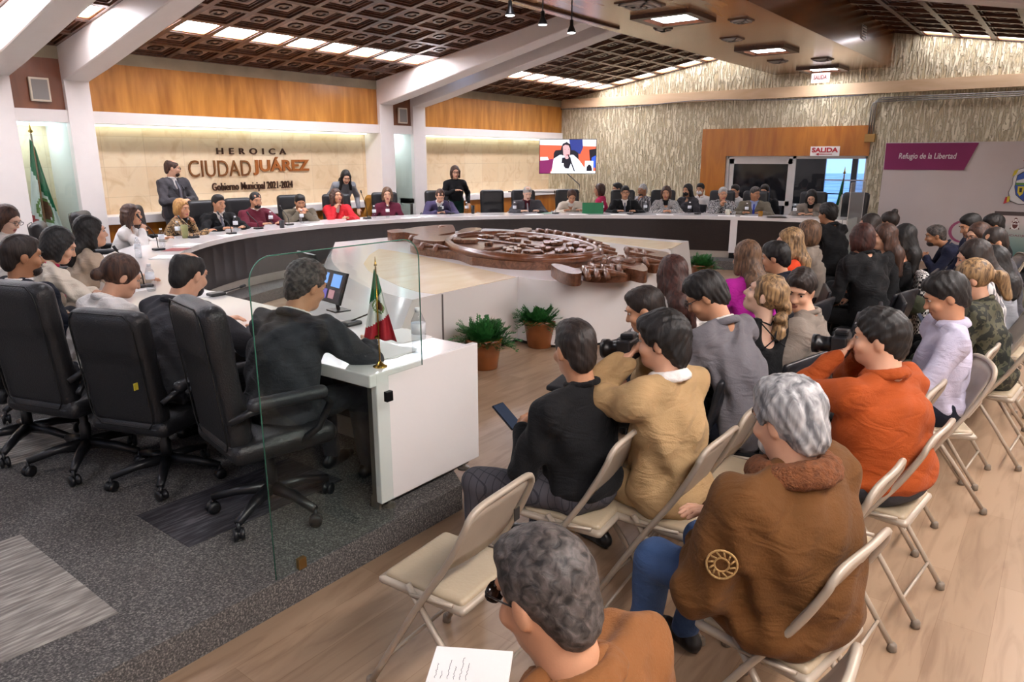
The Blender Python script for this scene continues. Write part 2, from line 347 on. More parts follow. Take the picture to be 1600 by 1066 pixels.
# ------------------------------------------------------------------ coffered ceiling
def coffer_bay(name, x0, x1, ya, yb, nx, ny, skip, lab):
    mb = MB(); d = 1 if yb > ya else -1
    def Q(u, v, w_):                     # u across, v up the slope from the eaves, w_ below the roof plane
        y = ya+(yb-ya)*v; return Vector((x0+(x1-x0)*u, y, roof(y)-w_))
    cw = (x1-x0)/nx; ch = abs(yb-ya)/ny
    def bx(cx_, cy_, a0, b0, a1, b1, w0, w1, mi):
        P = []
        for w_ in (w0, w1):
            for b in (b0, b1):
                for a in (a0, a1): P.append(Q((cx_+a)/nx, (cy_+b)/ny, w_))
        mb.add(P, [(0, 2, 3, 1), (4, 5, 7, 6), (0, 1, 5, 4), (2, 6, 7, 3), (0, 4, 6, 2), (1, 3, 7, 5)], mi)
    for i in range(nx):
        for j in range(ny):
            # ribs
            bx(i, j, 0, 0, .07, 1, -.02, .05, 0); bx(i, j, .93, 0, 1, 1, -.02, .05, 0); bx(i, j, .07, 0, .93, .07, -.02, .05, 0); bx(i, j, .07, .93, .93, 1, -.02, .05, 0)
            if (i, j) in skip: continue
            for (k, w_) in ((.10, .030), (.155, .012)):
                for q in ((k, k, k+.035, 1-k), (1-k-.035, k, 1-k, 1-k), (k, k, 1-k, k+.035), (k, 1-k-.035, 1-k, 1-k)): bx(i, j, q[0], q[1], q[2], q[3], -.02, w_, 0)
            bx(i, j, .07, .07, .93, .93, -.03, -.018, 0)
            bx(i, j, .2, .2, .8, .8, -.018, .0, 1)
            # octagonal boss with a hollow centre
            oc = [(.5+.17*sx, .5+.17*sy) for sx, sy in ((-1, -.55), (-.55, -1), (.55, -1), (1, -.55), (1, .55), (.55, 1), (-.55, 1), (-1, .55))]
            ic = [(.5+(a-.5)*.6, .5+(b-.5)*.6) for a, b in oc]
            v = [Q((i+a)/nx, (j+b)/ny, w_) for w_ in (0, .02) for a, b in oc]+[Q((i+a)/nx, (j+b)/ny, .02) for a, b in ic]+[Q((i+a)/nx, (j+b)/ny, .004) for a, b in ic]
            f = []
            for k in range(8):
                l = (k+1) % 8; f += [(k, l, l+8, k+8), (k+8, l+8, l+16, k+16), (k+16, l+16, l+24, k+24)]
            f.append(tuple(range(24, 32))); mb.add(v, f, 2)
            bx(i, j, .46, .46, .54, .54, -.0, .012, 1)
    o = mb.build(name, [ceil_brown, coffer_field, dark_frame]); struct(o, lab); return Q, nx, ny
lamp_proto = []
def ceiling_lamp(Q, nx, ny, i, j, lab, grp, gm_=None):
    c = Q((i+.5)/nx, (j+.5)/ny, 0); e = empty('ceiling_light', c, 0, lab, 'light', grp)
    def R(k, w0, w1):
        P = []
        for w_ in (w0, w1):
            for b in (k, 1-k):
                for a in (k, 1-k): P.append(Q((i+a)/nx, (j+b)/ny, w_)-c)
        return P
    fr = MB(); A = R(.07, -.02, .035); B = R(.115, -.02, .035)
    fr.add(A+B, [(0, 2, 6+0, 4)] if 0 else [(4, 5, 13, 12), (5, 7, 15, 13), (7, 6, 14, 15), (6, 4, 12, 14), (8, 9, 13, 12)[::-1], (9, 11, 15, 13)[::-1], (11, 10, 14, 15)[::-1], (10, 8, 12, 14)[::-1], (0, 1, 5, 4), (1, 3, 7, 5), (3, 2, 6, 7), (2, 0, 4, 6)])
    fr.build('frame', lampwood, e)
    D = R(.115, -.02, .008); MB().add(D, [(4, 6, 7, 5), (0, 1, 3, 2), (0, 1, 5, 4)[::-1], (2, 6, 7, 3)[::-1], (0, 4, 6, 2)[::-1], (1, 3, 7, 5)[::-1]]).build('diffuser', gm_ or glow, e)
lampwood = mat('honey_lamp_frame', 0xb97d4e, .4)
bays = [('ceiling_bay', -1.35, 3.4, 8), ('ceiling_bay', 3.76, 4.39, 1), ('ceiling_bay', 4.71, 10.0, 9), ('ceiling_bay', 10.36, 10.9, 1), ('ceiling_bay', 11.26, XB, 9)]
for k, (nm, a, b, nx) in enumerate(bays):
    skip = {(i, 2) for i in range(nx)}
    if k == 4: skip |= {(nx-1, j) for j in range(2, 9)}
    if k == 0: skip |= set()
    Q, n1, n2 = coffer_bay(nm, a, b, YW, 5.4, nx, 10, skip, 'dark coffered wooden ceiling')
    where = ['over the left end of the dais', 'between the two left columns', 'over the wall lettering', 'between the two right columns', 'near the television corner'][k]
    for (i, j) in sorted(skip):
        if k == 3 : continue
        if j == 2 and i < nx-(k == 4): ceiling_lamp(Q, n1, n2, i, j, 'square lit ceiling panel in the row '+where, 'lit panels '+where)
        else: ceiling_lamp(Q, n1, n2, i, j, 'lit ceiling panel in the row climbing along the rough wall', 'lit panels along the rough wall', glow_wall)
for k, (a, b, nx) in enumerate([(-1.35, 3.4, 8), (3.76, 10.0, 11), (10.36, 10.9, 1), (11.26, XB, 9)]):
    skip = {(nx-1, j) for j in range(2, 9)} if k == 3 else {(i, 2) for i in range(nx)}
    if k == 2: skip = set()
    Q, n1, n2 = coffer_bay('ceiling_bay', a, b, YF, 3.35, nx, 10, skip, 'dark coffered wooden ceiling over the audience')
    for (i, j) in sorted(skip): ceiling_lamp(Q, n1, n2, i, j, 'lit ceiling panel over the audience aisle' if k < 3 else 'slim lit panel high on the wall above the banner', 'lit panels over the aisle' if k < 3 else 'lit panels above the banner', glow_aisle if k < 3 else glow_wall)
# central soffit
ZS = 3.62
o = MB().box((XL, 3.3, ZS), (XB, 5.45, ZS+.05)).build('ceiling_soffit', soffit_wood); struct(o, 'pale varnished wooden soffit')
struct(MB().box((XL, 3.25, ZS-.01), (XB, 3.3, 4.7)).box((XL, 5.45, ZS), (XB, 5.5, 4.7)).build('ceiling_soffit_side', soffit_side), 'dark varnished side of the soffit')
def soffit_light(x, y, lab):
    e = empty('soffit_light', (x, y, ZS), 0, lab, 'light', 'square lights in the soffit'); s = .40
    m = MB()
    for r_, z in ((s, 0), (s-.09, -.05)): pass
    ring = [(s, 0), (s, -.05), (s-.10, -.05), (s-.13, -.01), (s-.16, -.01)]
    v = []; f = []
    for r_, z in ring: v += [(-r_, -r_, z), (r_, -r_, z), (r_, r_, z), (-r_, r_, z)]
    for i in range(len(ring)-1):
        for k in range(4): f.append((i*4+k, i*4+(k+1) % 4, (i+1)*4+(k+1) % 4, (i+1)*4+k))
    m.add(v, f); m.build('frame', dark_frame, e); r_ = s-.16
    MB().box((-r_, -r_, -.02), (r_, r_, -.012)).build('diffuser', glow, e)
for x, t in ((-1.0, 'behind the others'), (2.2, 'above the folding chairs'), (5.7, 'above the white centre table'), (9.0, 'nearest of the three in view'), (12.5, 'middle one of the three in view'), (15.8, 'over the exit sign by the wall')):
    soffit_light(x, 4.35, 'dark-framed square ceiling light in the soffit, '+t)
def vent(p, s, lab):
    e = empty('ceiling_vent', p, 0, lab, 'vent'); box('plate', (-s, -s, -.012), (s, s, 0), dark_frame, e)
    m = MB()
    for k in range(1, 4):
        r_ = s*k/3.6
        for q in ((-r_, -r_, r_, -r_+.03), (-r_, r_-.03, r_, r_), (-r_, -r_, -r_+.03, r_), (r_-.03, -r_, r_, r_)): m.box((q[0], q[1], -.03-.01*(3-k)), (q[2], q[3], -.012))
    m.build('louvre', mat('vent_white', 0xb9b4ae, .5), e)
for (px, py), s, lab in (((1000, 6), .22, 'square louvred vent at the top edge of the soffit'), ((1144, 60), .14, 'small dark vent between the two soffit lights'), ((1036, 44), .1, 'small dark box beside the nearest soffit light'), ((1158, 31), .13, 'dark round-cornered speaker vent in the soffit'), ((1215, 95), .15, 'vent beyond the middle soffit light'), ((1285, 92), .16, 'vent just before the exit light')):
    vent(W(px, py, ZS), s, lab)
# ------------------------------------------------------------------ wall fittings, signs, lettering
bronze = mat('bronze_letters', 0x8a5a33, .35, .5, var=.05); bronze_dk = mat('dark_bronze_letters', 0x4a2f22, .4, .4); copper = mat('copper_letters', 0xb06a34, .35, .4, var=.05)
def fit_text(name, s, c, nrm, wdt, hgt, m, parent=None, extrude=.012, bold=0., shear=0., spacing=1.):
    o = text_obj(name, s, 1.0, m, Matrix.Identity(4), parent, extrude, bold, shear=shear, spacing=spacing)
    me = o.data; xs = [v.co.x for v in me.vertices]; ys = [v.co.y for v in me.vertices]
    sx = wdt/(max(xs)-min(xs)); sy = hgt/(max(ys)-min(ys)); cx_ = (max(xs)+min(xs))/2; cy_ = (max(ys)+min(ys))/2
    me.transform(Matrix.Translation((-cx_, -cy_, 0))); me.transform(Matrix.Diagonal((sx, sy, 1, 1))); me.transform(facing((0, 0, 0), nrm)); o.location = Vector(c)
    return o
def wall_text(name, s, p0, p1, m, lab, bold=0., ex=.012, spacing=1.):
    a = WY(p0[0], p0[1], YM-.02); b = WY(p1[0], p1[1], YM-.02); o = fit_text(name, s, (a+b)/2, (0, -1, 0), b.x-a.x, abs(a.z-b.z), m, None, ex, bold, spacing=spacing)
    tag(o, lab, 'lettering'); return o
wall_text('wall_lettering', 'HEROICA', (338, 231), (447, 241.5), bronze_dk, 'small dark HEROICA lettering at the top of the marble wall', .01, spacing=1.9)
wall_text('wall_lettering', 'CIUDAD', (293, 250.5), (393, 275), bronze, 'large thin bronze CIUDAD letters on the marble wall', -.004)
wall_text('wall_lettering', 'JU\u00c1REZ', (394, 245), (484, 272), copper, 'large bold copper JU\u00c1REZ letters on the marble wall', .03, .012)
wall_text('wall_lettering', 'Gobierno Municipal 2021-2024', (331, 286), (458, 297), bronze_dk, 'small dark Gobierno Municipal 2021-2024 lettering under the large letters', .006)
grille = mat('grey_grille_cloth', 0x8f8a85, .7, bump=.3, bs=200); cream = mat('cream_plastic', 0xd9cdb9, .4)
for (px, py), lab in (((61, 140), 'cream-framed wall speaker between the left columns'), ((628, 181), 'cream-framed wall speaker between the right columns')):
    p = WY(px, py, YW-.01); e = empty('wall_speaker', p, 0, lab, 'speaker'); box('frame', (-.12, -.04, -.15), (.12, 0, .15), cream, e, .006); box('speaker_grille', (-.095, -.046, -.125), (.095, -.038, .125), grille, e)
# ceiling track and three spots hanging from the soffit edge
tr = box('track_rail', (6.9, 5.26, ZS-.03), (9.25, 5.30, ZS), dark_frame); tag(tr, 'dark brown lighting rail along the soffit edge', 'rail')
spotw = mat('lit_spot', 0xffffff, .5, emit=0xffffff, es=6)
for (px, py), lab in (((797, 18), 'tilted hanging spotlight, first of the three on the soffit rail'), ((848, 33), 'middle hanging spotlight on the soffit rail'), ((893, 46), 'hanging spotlight nearest the white beams')):
    p = W(px, py, ZS-.30); e = empty('hanging_spotlight', (p.x, p.y, ZS), 0, lab, 'light', 'spotlights on the soffit rail')
    MB().tube([(0, 0, 0), (0, 0, -.2)], .008).build('cord', black_metal, e); MB().lathe([(.02, -.2), (.022, -.26), (.05, -.32), (.052, -.335)], 16).build('lamp_shade', black_metal, e, True); MB().lathe([(.045, -.336), (.045, -.34)], 16).build('bulb', spotw, e)
# exit signs
redink = mat('red_ink', 0xb5202c, .5); sgw = mat('sign_white', 0xf2eee9, .5); pink = mat('pink_ink', 0xd8747c, .5)
a = WX(1267, 229, XB-.05); b = WX(1311, 244, XB-.05); c = (a+b)/2; wd = abs(a.y-b.y); ht = abs(a.z-b.z)
e = empty('exit_sign', c, 0, 'white SALIDA sign with red letters and arrow on the orange header', 'sign')
box('sign_board', (-.004, -wd/2, -ht/2), (.01, wd/2, ht/2), sgw, e)
fit_text('lettering', 'SALIDA', (-.006, 0, ht*.13), (-1, 0, 0), wd*.9, ht*.5, redink, e, .002, .04)
m = MB(); m.box((-.009, -wd*.26, -ht*.33), (-.004, wd*.2, -ht*.27)); m.prism([(wd*.2, -ht*.3+.03), (wd*.30, -ht*.3), (wd*.2, -ht*.3-.03)], .004, .009, 0, Matrix(((0, 0, -1, 0), (1, 0, 0, 0), (0, 1, 0, 0), (0, 0, 0, 1)))); m.build('arrow', redink, e)
p = W(1284, 124, 3.3); e = empty('exit_sign', (15.6, 4.32, ZS-.01), 0, 'small hanging white exit sign with pale red SALIDA under the soffit', 'sign')
MB().tube([(0, 0, 0), (0, 0, -.1)], .01).build('bracket', black_metal, e); box('sign_board', (-.02, -.17, -.28), (.02, .17, -.10), mat('backlit_sign', 0xf6eeee, .5, emit=0xffeef0, es=.5), e); fit_text('lettering', 'SALIDA', (-.022, 0, -.18), (-1, 0, 0), .25, .08, pink, e, .002, .02)
# conduits and cables on the side wall
pipe = mat('galvanised_pipe', 0x8b8680, .35, .7)
for k in range(3):
    z = 3.05-.035*k; y = 3.42+.04*k; pts = [(XB-.05, -1.5, z), (XB-.05, y-.1, z), (XB-.05, y-.03, z-.02), (XB-.05, y, z-.09), (XB-.05, y, 2.35)]
    tag(MB().tube(pts, .012, 6).build('wall_conduit', pipe, None, True), 'grey metal conduit bending down beside the orange header, '+['outermost', 'middle', 'innermost'][k]+' of the three', 'pipe', 'conduits on the rough wall')
tag(box('junction_box', (XB-.07, 3.37, 2.2), (XB-.0, 3.56, 2.36), mat('ochre_box', 0xa27a3e, .5), bevel=.006), 'ochre junction box at the foot of the conduits', 'box')
pts = [(XB-.06, 11.0-7.4*t, 3.12-.05*math.sin(t*9)*math.sin(PI*t)+(.0)) for t in [i/30 for i in range(31)]]
tag(MB().tube(pts, .008, 5).build('wall_cable', mat('blue_grey_cable', 0x565a66, .5), None, True), 'thin grey cable drooping along under the beige band', 'cable')
tag(box('light_switch', (XB-.045, 6.9, .98), (XB-.02, 7.02, 1.16), mat('switch_plate', 0xd0c3a0, .4), bevel=.004), 'cream light switch on the orange panel beside the door', 'switch')
e = empty('wall_vent', WX(1347, 56, 14.9), 0, 'small grey framed grille on the dark side of the soffit', 'vent'); e.location = (14.0, 3.25, 3.95); box('frame', (-.15, -.012, -.11), (.15, 0, .11), alu, e); m = MB(); [m.box((-.12, -.02, -.08+.04*i), (.12, -.012, -.06+.04*i)) for i in range(5)]; m.build('louvre', black_metal, e)
# ------------------------------------------------------------------ television in the corner
def flat(name, polys, M, parent, th=.0015):
    """coloured flat shapes of a printed or shown picture, stacked in thin layers"""
    ms = []; mb = MB()
    for k, (col, pts) in enumerate(polys):
        if col not in ms: ms.append(col)
        mb.prism(pts if area2(pts) > 0 else pts[::-1], .001+th*k, .001+th*(k+1), ms.index(col), M)
    return mb.build(name, ms, parent)
def area2(p): return sum(p[i][0]*p[(i+1) % len(p)][1]-p[(i+1) % len(p)][0]*p[i][1] for i in range(len(p)))
def circ(cx_, cy_, rx, ry=None, n=16, a0=0, a1=2*PI): ry = ry or rx; return [(cx_+rx*math.cos(a0+(a1-a0)*k/n), cy_+ry*math.sin(a0+(a1-a0)*k/n)) for k in range(n)]
def scr(name, c, s=1.0): return mat(name, 0x050505, .3, emit=c, es=s)
d = ray(887, 246); d.z = 0; d.normalize(); C = Vector((d.x*17.6, d.y*17.6, CH+.02)); nT = -d
e = empty('television', C, 0, 'large flat television on the corner showing a woman in a white blazer at a microphone', 'television'); Mt = facing((0, 0, 0), nT)
hw, hh = .675, .40
MB().box((-hw, -hh, -.05), (hw, hh, 0), 0, Mt).build('casing', black_plastic, e, bevel=.006)
P_ = lambda l: [((x/100-.5)*2*(hw-.015), (.5-y/60)*2*(hh-.015)) for x, y in l]
S = dict(w=scr('tv_white', 0xeceafa), o=scr('tv_orange', 0xc8553a, .9), k=scr('tv_black', 0x15131c), b=scr('tv_navy', 0x232f70), g=scr('tv_jacket', 0xd8dcee), s=scr('tv_skin', 0xb98d90), p=scr('tv_magenta', 0x6a1d4c), bl=scr('tv_blue', 0x2a4bb8), l=scr('tv_lip', 0x8e3a48))
flat('screen_picture', [(S['o'], P_([(0, 0), (100, 0), (100, 60), (0, 60)])), (S['w'], P_([(0, 0), (100, 0), (100, 12), (0, 9)])), (S['b'], P_([(52, 0), (76, 0), (77, 14), (72, 26), (56, 20)])), (S['k'], P_([(88, 18), (100, 16), (100, 40), (90, 38)])), (S['bl'], P_([(93, 32), (100, 28), (100, 50), (92, 50)])),
    (S['k'], P_([(25, 24), (28, 19), (40, 18), (62, 19), (69, 24), (70, 45), (24, 45)])), (S['p'], P_([(0, 38), (26, 34), (24, 46), (18, 60), (0, 60)])), (S['w'], P_([(1, 31), (14, 31), (16, 36), (1, 37)])),
    (S['g'], P_([(21, 60), (25, 34), (36, 27), (60, 27), (70, 36), (82, 52), (84, 60)])), (S['k'], P_([(38, 15), (41, 7), (48, 4), (54, 8), (56, 17), (55, 28), (40, 28), (37, 24)])), (S['k'], P_([(40, 32), (55, 31), (57, 40), (52, 52), (46, 51), (39, 42)])), (S['s'], P_([(41, 12), (45, 9), (51, 10), (54, 16), (54, 26), (51, 34), (47, 35), (42, 26)])), (S['k'], P_([(43, 17), (46, 16.5), (46, 17.5)])), (S['k'], P_([(49.5, 17), (52.5, 16.5), (52.5, 17.5)])), (S['l'], P_([(47, 27), (51, 26), (51, 28), (48, 28.5)])),
    (S['w'], P_([(33, 42), (43, 42), (43, 60), (33, 60)])), (S['k'], P_([(50, 27), (52, 26), (64, 57), (62, 58)])), (S['w'], P_([(81, 38), (96, 38), (96, 60), (81, 60)])), (S['k'], P_([(84, 57), (84, 49), (88, 44), (92, 46), (94, 52), (94, 57)])), (S['p'], P_([(0, 55), (12, 50), (16, 60), (0, 60)])), (S['w'], P_([(20, 57), (100, 56), (100, 60), (20, 60)]))], Mt, e)
MB().box((-.15, -.1, -.35), (.15, .1, -.05), 0, Mt).build('wall_bracket', black_metal, e)
pc = C+Vector((0, 0, -.4)); tag(MB().tube([pc+nT*-.03+Vector((0, 0, .0)), pc+Vector((.15, -.25, -.25)), pc+Vector((0, -.35, -.42)), Vector((pc.x-.5, 11.05, 1.08))], .012, 6).build('power_cable', black_plastic, None, True), 'black cable looping under the television', 'cable')
# ------------------------------------------------------------------ banner, poster stand and platform on the right
XN = 15.2; a = WX(1385, 223, XN); yl = a.y; zt = a.z; yr = -1.8
bw = mat('banner_white_fabric', 0xd9cfcd, .7, var=.03, vs=1.5, bump=.1, bs=3); mag = mat('banner_magenta', 0x8e2a62, .65, var=.05, vs=2)
e = empty('event_banner', (XN, (yl+yr)/2, 0), 0, 'wide pale banner with magenta Refugio de la Libertad corner and a city coat of arms', 'banner')
m = MB(); ny = 40; L = (yl-yr)/2
v = []; f = []
for i in range(ny+1):
    y = -L+2*L*i/ny
    for z in (0.03, zt*.33, zt*.66, zt): v.append((.012*math.sin(i*.9)+.008*math.sin(i*2.3+z*3), y, z))
for i in range(ny):
    for k in range(3): q = i*4+k; f.append((q, q+1, q+5, q+4))
m.add(v, f); m.add([(p[0]+.004, p[1], p[2]) for p in v], [q[::-1] for q in f]); m.build('fabric', bw, e, True)
Mb = facing((-.024, 0, 0), (-1, 0, 0))      # local x runs along -y
def bx_(px, py): q = WX(px, py, XN-.02); return (-(q.y-(yl+yr)/2), q.z)
flat('magenta_corner', [(mag, [bx_(1385, 224), bx_(1530, 223), bx_(1506, 266), bx_(1381, 265)])], Mb, e)
c = WX(1449, 245, XN); fit_text('lettering', 'Refugio de la Libertad', (-.035, c.y-(yl+yr)/2, c.z), (-1, 0, 0), abs(WX(1404, 245, XN).y-WX(1494, 245, XN).y), .135, mat('print_white', 0xf0e6ea, .6), e, .001, .012, shear=.12)
pinkp = mat('print_pink', 0xb45a80, .6)
cc = bx_(1504, 362); flat('printed_letter', [(pinkp, circ(cc[0], cc[1], .22, .2, 24)), (bw, circ(cc[0]+.02, cc[1], .19, .17, 24)), ], Mb, e)
ink = dict(r=mat('crest_red', 0xc0303a, .6), y=mat('crest_yellow', 0xe0cc3c, .6), b=mat('crest_blue', 0x3f63b8, .6), w=mat('crest_white', 0xf2f0ee, .6), k=mat('crest_outline', 0x3c3a38, .6), g=mat('crest_green', 0x6a9a48, .6), m=mat('crest_maroon', 0x7b2038, .6), br=mat('crest_brown', 0x5a2a22, .6))
def crest(cx_, cy_, s, M, parent, name='coat_of_arms', mono=None):
    k = lambda c: ink[c] if mono is None else (mono if c not in 'w' else ink['w'])
    X = lambda l: [(cx_+s*x, cy_+s*y) for x, y in l]
    sh = [(-.42, .55), (-.2, .72), (0, .78), (.2, .72), (.42, .55), (.46, 0), (.36, -.4), (0, -.72), (-.36, -.4), (-.46, 0)]
    L_ = [(k('k'), X([(-.62, .42), (-.5, .86), (-.15, .98), (.15, .98), (.5, .86), (.62, .42), (.6, .1), (.72, -.3), (.6, -.75), (.2, -.9), (-.2, -.9), (-.6, -.75), (-.72, -.3), (-.6, .1)])), (k('w'), X([(-.6, .42), (-.48, .84), (-.15, .95), (.15, .95), (.48, .84), (.6, .42), (.58, .1), (.69, -.3), (.57, -.72), (.2, -.87), (-.2, -.87), (-.57, -.72), (-.69, -.3), (-.58, .1)])),
        (k('y'), X([(-.66, .5), (-.5, .62), (-.42, .9), (-.6, .8)])), (k('y'), X([(.66, .5), (.5, .62), (.42, .9), (.6, .8)])), (k('r'), X([(-.8, -.55), (-.62, -.5), (-.66, -.8), (-.85, -.9)])), (k('r'), X([(.8, -.55), (.62, -.5), (.66, -.8), (.85, -.9)])), (k('y'), X([(-.72, -.5), (-.6, -.5), (-.6, -.75), (-.72, -.8)])),
        (k('k'), X([(x*1.06, y*1.05) for x, y in sh])), (k('b'), X(sh)), (k('w'), X([(-.44, .3), (-.1, .42), (.1, .3), (.44, .42), (.44, .18), (-.44, .18)])), (k('g'), X([(-.44, .2), (.44, .2), (.44, .08), (-.44, .08)])), (k('b'), X([(-.44, .08), (0, .08), (0, -.68), (-.34, -.38)])), (k('m'), X([(0, .08), (.44, .08), (.34, -.38), (0, -.68)])), (k('y'), X([(-.34, .02), (-.06, .02), (-.08, -.35), (-.2, -.48), (-.32, -.3)])), (k('k'), X([(-.26, -.06), (-.14, -.06), (-.14, -.28), (-.24, -.28)])),
        (k('w'), X([(0.02, .6), (.05, .52), (.13, .52), (.07, .46), (.09, .38), (.02, .43), (-.05, .38), (-.03, .46), (-.09, .52), (-.01, .52)])),
        (k('k'), X([(-.22, .98), (.22, .98), (.26, 1.3), (-.26, 1.3)])), (k('w'), X([(-.18, 1.0), (.18, 1.0), (.2, 1.28), (-.2, 1.28)])), (k('r'), X([(-.3, 1.28), (-.2, 1.5), (0, 1.6), (.2, 1.5), (.32, 1.28), (.1, 1.34), (-.1, 1.34)]))]
    return flat(name, L_, M, parent, .0012)
q = bx_(1603, 292); crest(q[0], q[1], .33, Mb, e)
tag(box('side_platform', (13.1, -2.0, 0), (15.0, .72, .15), mat('dark_grey_carpet', 0x2e2c2d, .9, bump=.3, bs=90)), 'low dark carpeted platform in front of the banner', 'platform')
a = WX(1557, 330, 13.9); b = WX(1572, 424, 13.9)
e = empty('poster_stand', (13.9, a.y-.45, DZ), 0, 'poster stand with a small brown crest over a teal fade on the dark platform', 'stand')
ht = a.z-DZ; hw = .45
box('base', (-.15, -hw+.03, 0), (.15, hw-.03, .2), black_metal, e, .01); box('poster', (-.012, -hw, .2), (.0, hw, ht), mat('poster_paper', 0xd6ccca, .6), e); box('header_bar', (-.02, -hw-.02, ht-.06), (.01, hw+.02, ht), mat('dark_taupe', 0x4a3d3b, .5), e)
Mp = facing((-.012, 0, 0), (-1, 0, 0))
teal = NT('teal_fade_print'); n_ = teal.n('SeparateXYZ'); teal.l(teal.n('TexCoord'), 'Object', n_, 0); r_ = teal.ramp(n_, 'Z', [(.2, 0x2d5c58), (.5, 0x8fa8a2), (.75, 0xd6ccca)]); teal.l(r_, 'Color', teal.b, 'Base Color')
flat('printed_picture', [(teal.m, [(-hw+.01, .22), (hw-.01, .22), (hw-.01, .75), (-hw+.01, .75)])], Mp, e)
q = WX(1586, 352, 13.9); crest(-(q.y-e.location.y), q.z-DZ, .075, Mp, e, 'printed_crest', ink['br'])
fit_text('lettering', 'CIUDADJU\u00c1REZ', (-.018, .08, ht*.60), (-1, 0, 0), .5, .05, ink['m'], e, .001)
# ------------------------------------------------------------------ blended solids (signed distance -> one smooth mesh)
def rot(yaw=0, pitch=0, roll=0):
    """yaw + turns to the right (clockwise from above), pitch + nods forward/down, roll + tilts to the right"""
    return (Matrix.Rotation(-yaw, 3, 'Z') @ Matrix.Rotation(-pitch, 3, 'X') @ Matrix.Rotation(roll, 3, 'Y'))
class Solid:
    def __init__(s): s.p = []; s.post = []
    def rc(s, a, b, r1, r2=None, k=.03, op=1):
        a = np.array(a, float); b = np.array(b, float); r2 = r1 if r2 is None else r2; R = max(r1, r2); s.p.append(('rc', a, b, r1, r2, k, op, np.minimum(a, b)-R, np.maximum(a, b)+R)); return s
    def el(s, c, r, R=None, k=.03, op=1):
        c = np.array(c, float); r = np.array(r, float); M = np.array(R) if R is not None else np.eye(3)
        e = np.sqrt(((M*r[None, :])**2).sum(1)); s.p.append(('el', c, r, M, 0, k, op, c-e, c+e)); return s
    def bx(s, c, h, rad=.02, R=None, k=.02, op=1):
        c = np.array(c, float); h = np.array(h, float); M = np.array(R) if R is not None else np.eye(3)
        e = (np.abs(M)*h[None, :]).sum(1); s.p.append(('bx', c, h, M, rad, k, op, c-e, c+e)); return s
    def build(s, name, h, m, parent, mi=None, noise=None, zmax=None):
        lo = np.min([q[7] for q in s.p if q[6] > 0], 0)-3*h; hi = np.max([q[8] for q in s.p if q[6] > 0], 0)+3*h
        n = np.ceil((hi-lo)/h).astype(int)+1; g = np.full(n, .2, np.float32); ax = [lo[i]+h*np.arange(n[i]) for i in range(3)]
        for typ, c, d, e, f, k, op, l, u in s.p:
            m_ = k+2*h if op > 0 else .01+k
            i0 = np.clip(np.floor((l-m_-lo)/h).astype(int), 0, n-1); i1 = np.clip(np.ceil((u+m_-lo)/h).astype(int)+1, 1, n)
            if (i1 <= i0).any(): continue
            sl = tuple(slice(i0[i], i1[i]) for i in range(3)); X = ax[0][sl[0]][:, None, None]; Y = ax[1][sl[1]][None, :, None]; Z = ax[2][sl[2]][None, None, :]
            if typ == 'rc':
                ba = d-c; L = max((ba**2).sum(), 1e-9); t = np.clip(((X-c[0])*ba[0]+(Y-c[1])*ba[1]+(Z-c[2])*ba[2])/L, 0, 1)
                v = np.sqrt((X-c[0]-ba[0]*t)**2+(Y-c[1]-ba[1]*t)**2+(Z-c[2]-ba[2]*t)**2)-(e+(f-e)*t)
            else:
                x, y, z = X-c[0], Y-c[1], Z-c[2]; M = e
                P = [x*M[0, i]+y*M[1, i]+z*M[2, i] for i in range(3)]
                if typ == 'el':
                    k0 = np.sqrt(sum((P[i]/d[i])**2 for i in range(3))); k1 = np.sqrt(sum((P[i]/d[i]**2)**2 for i in range(3))); v = np.where(k1 > 1e-6, k0*(k0-1)/np.maximum(k1, 1e-6), -d.min())
                else:
                    q = [np.abs(P[i])-(d[i]-f) for i in range(3)]; v = np.sqrt(sum(np.maximum(a, 0)**2 for a in q))+np.minimum(np.maximum(np.maximum(q[0], q[1]), q[2]), 0)-f
            G = g[sl]
            if op > 0: hh = np.maximum(k-np.abs(G-v), 0)/k; g[sl] = np.minimum(G, v)-hh*hh*k*.25
            else: hh = np.maximum(k-np.abs(-G-v), 0)/k; g[sl] = np.maximum(G, -v)+hh*hh*k*.25 if k > 0 else np.maximum(G, -v)
        if s.post or noise:
            X = ax[0][:, None, None]; Y = ax[1][None, :, None]; Z = ax[2][None, None, :]
            for fn in s.post: g = fn(g, X, Y, Z)
            if noise: g = g+noise(X, Y, Z)
        g[0] = g[-1] = .2; g[:, 0] = g[:, -1] = .2; g[:, :, 0] = g[:, :, -1] = .2
        V, Fq = surface_nets(g, lo, h)
        if len(V) == 0: return None
        me = bpy.data.meshes.new(name); nf = len(Fq); me.vertices.add(len(V)); me.vertices.foreach_set('co', V.ravel().astype(np.float32))
        me.loops.add(nf*4); me.loops.foreach_set('vertex_index', Fq.ravel().astype(np.int32)); me.polygons.add(nf)
        me.polygons.foreach_set('loop_start', np.arange(0, nf*4, 4, dtype=np.int32)); me.update(calc_edges=True)
        for x in (m if isinstance(m, (list, tuple)) else [m]): me.materials.append(x)
        if mi is not None:
            cen = V[Fq].mean(1); me.polygons.foreach_set('material_index', mi(cen).astype(np.int32))
        me.polygons.foreach_set('use_smooth', np.ones(nf, bool)); me.update(); return link(name, me, None, parent)
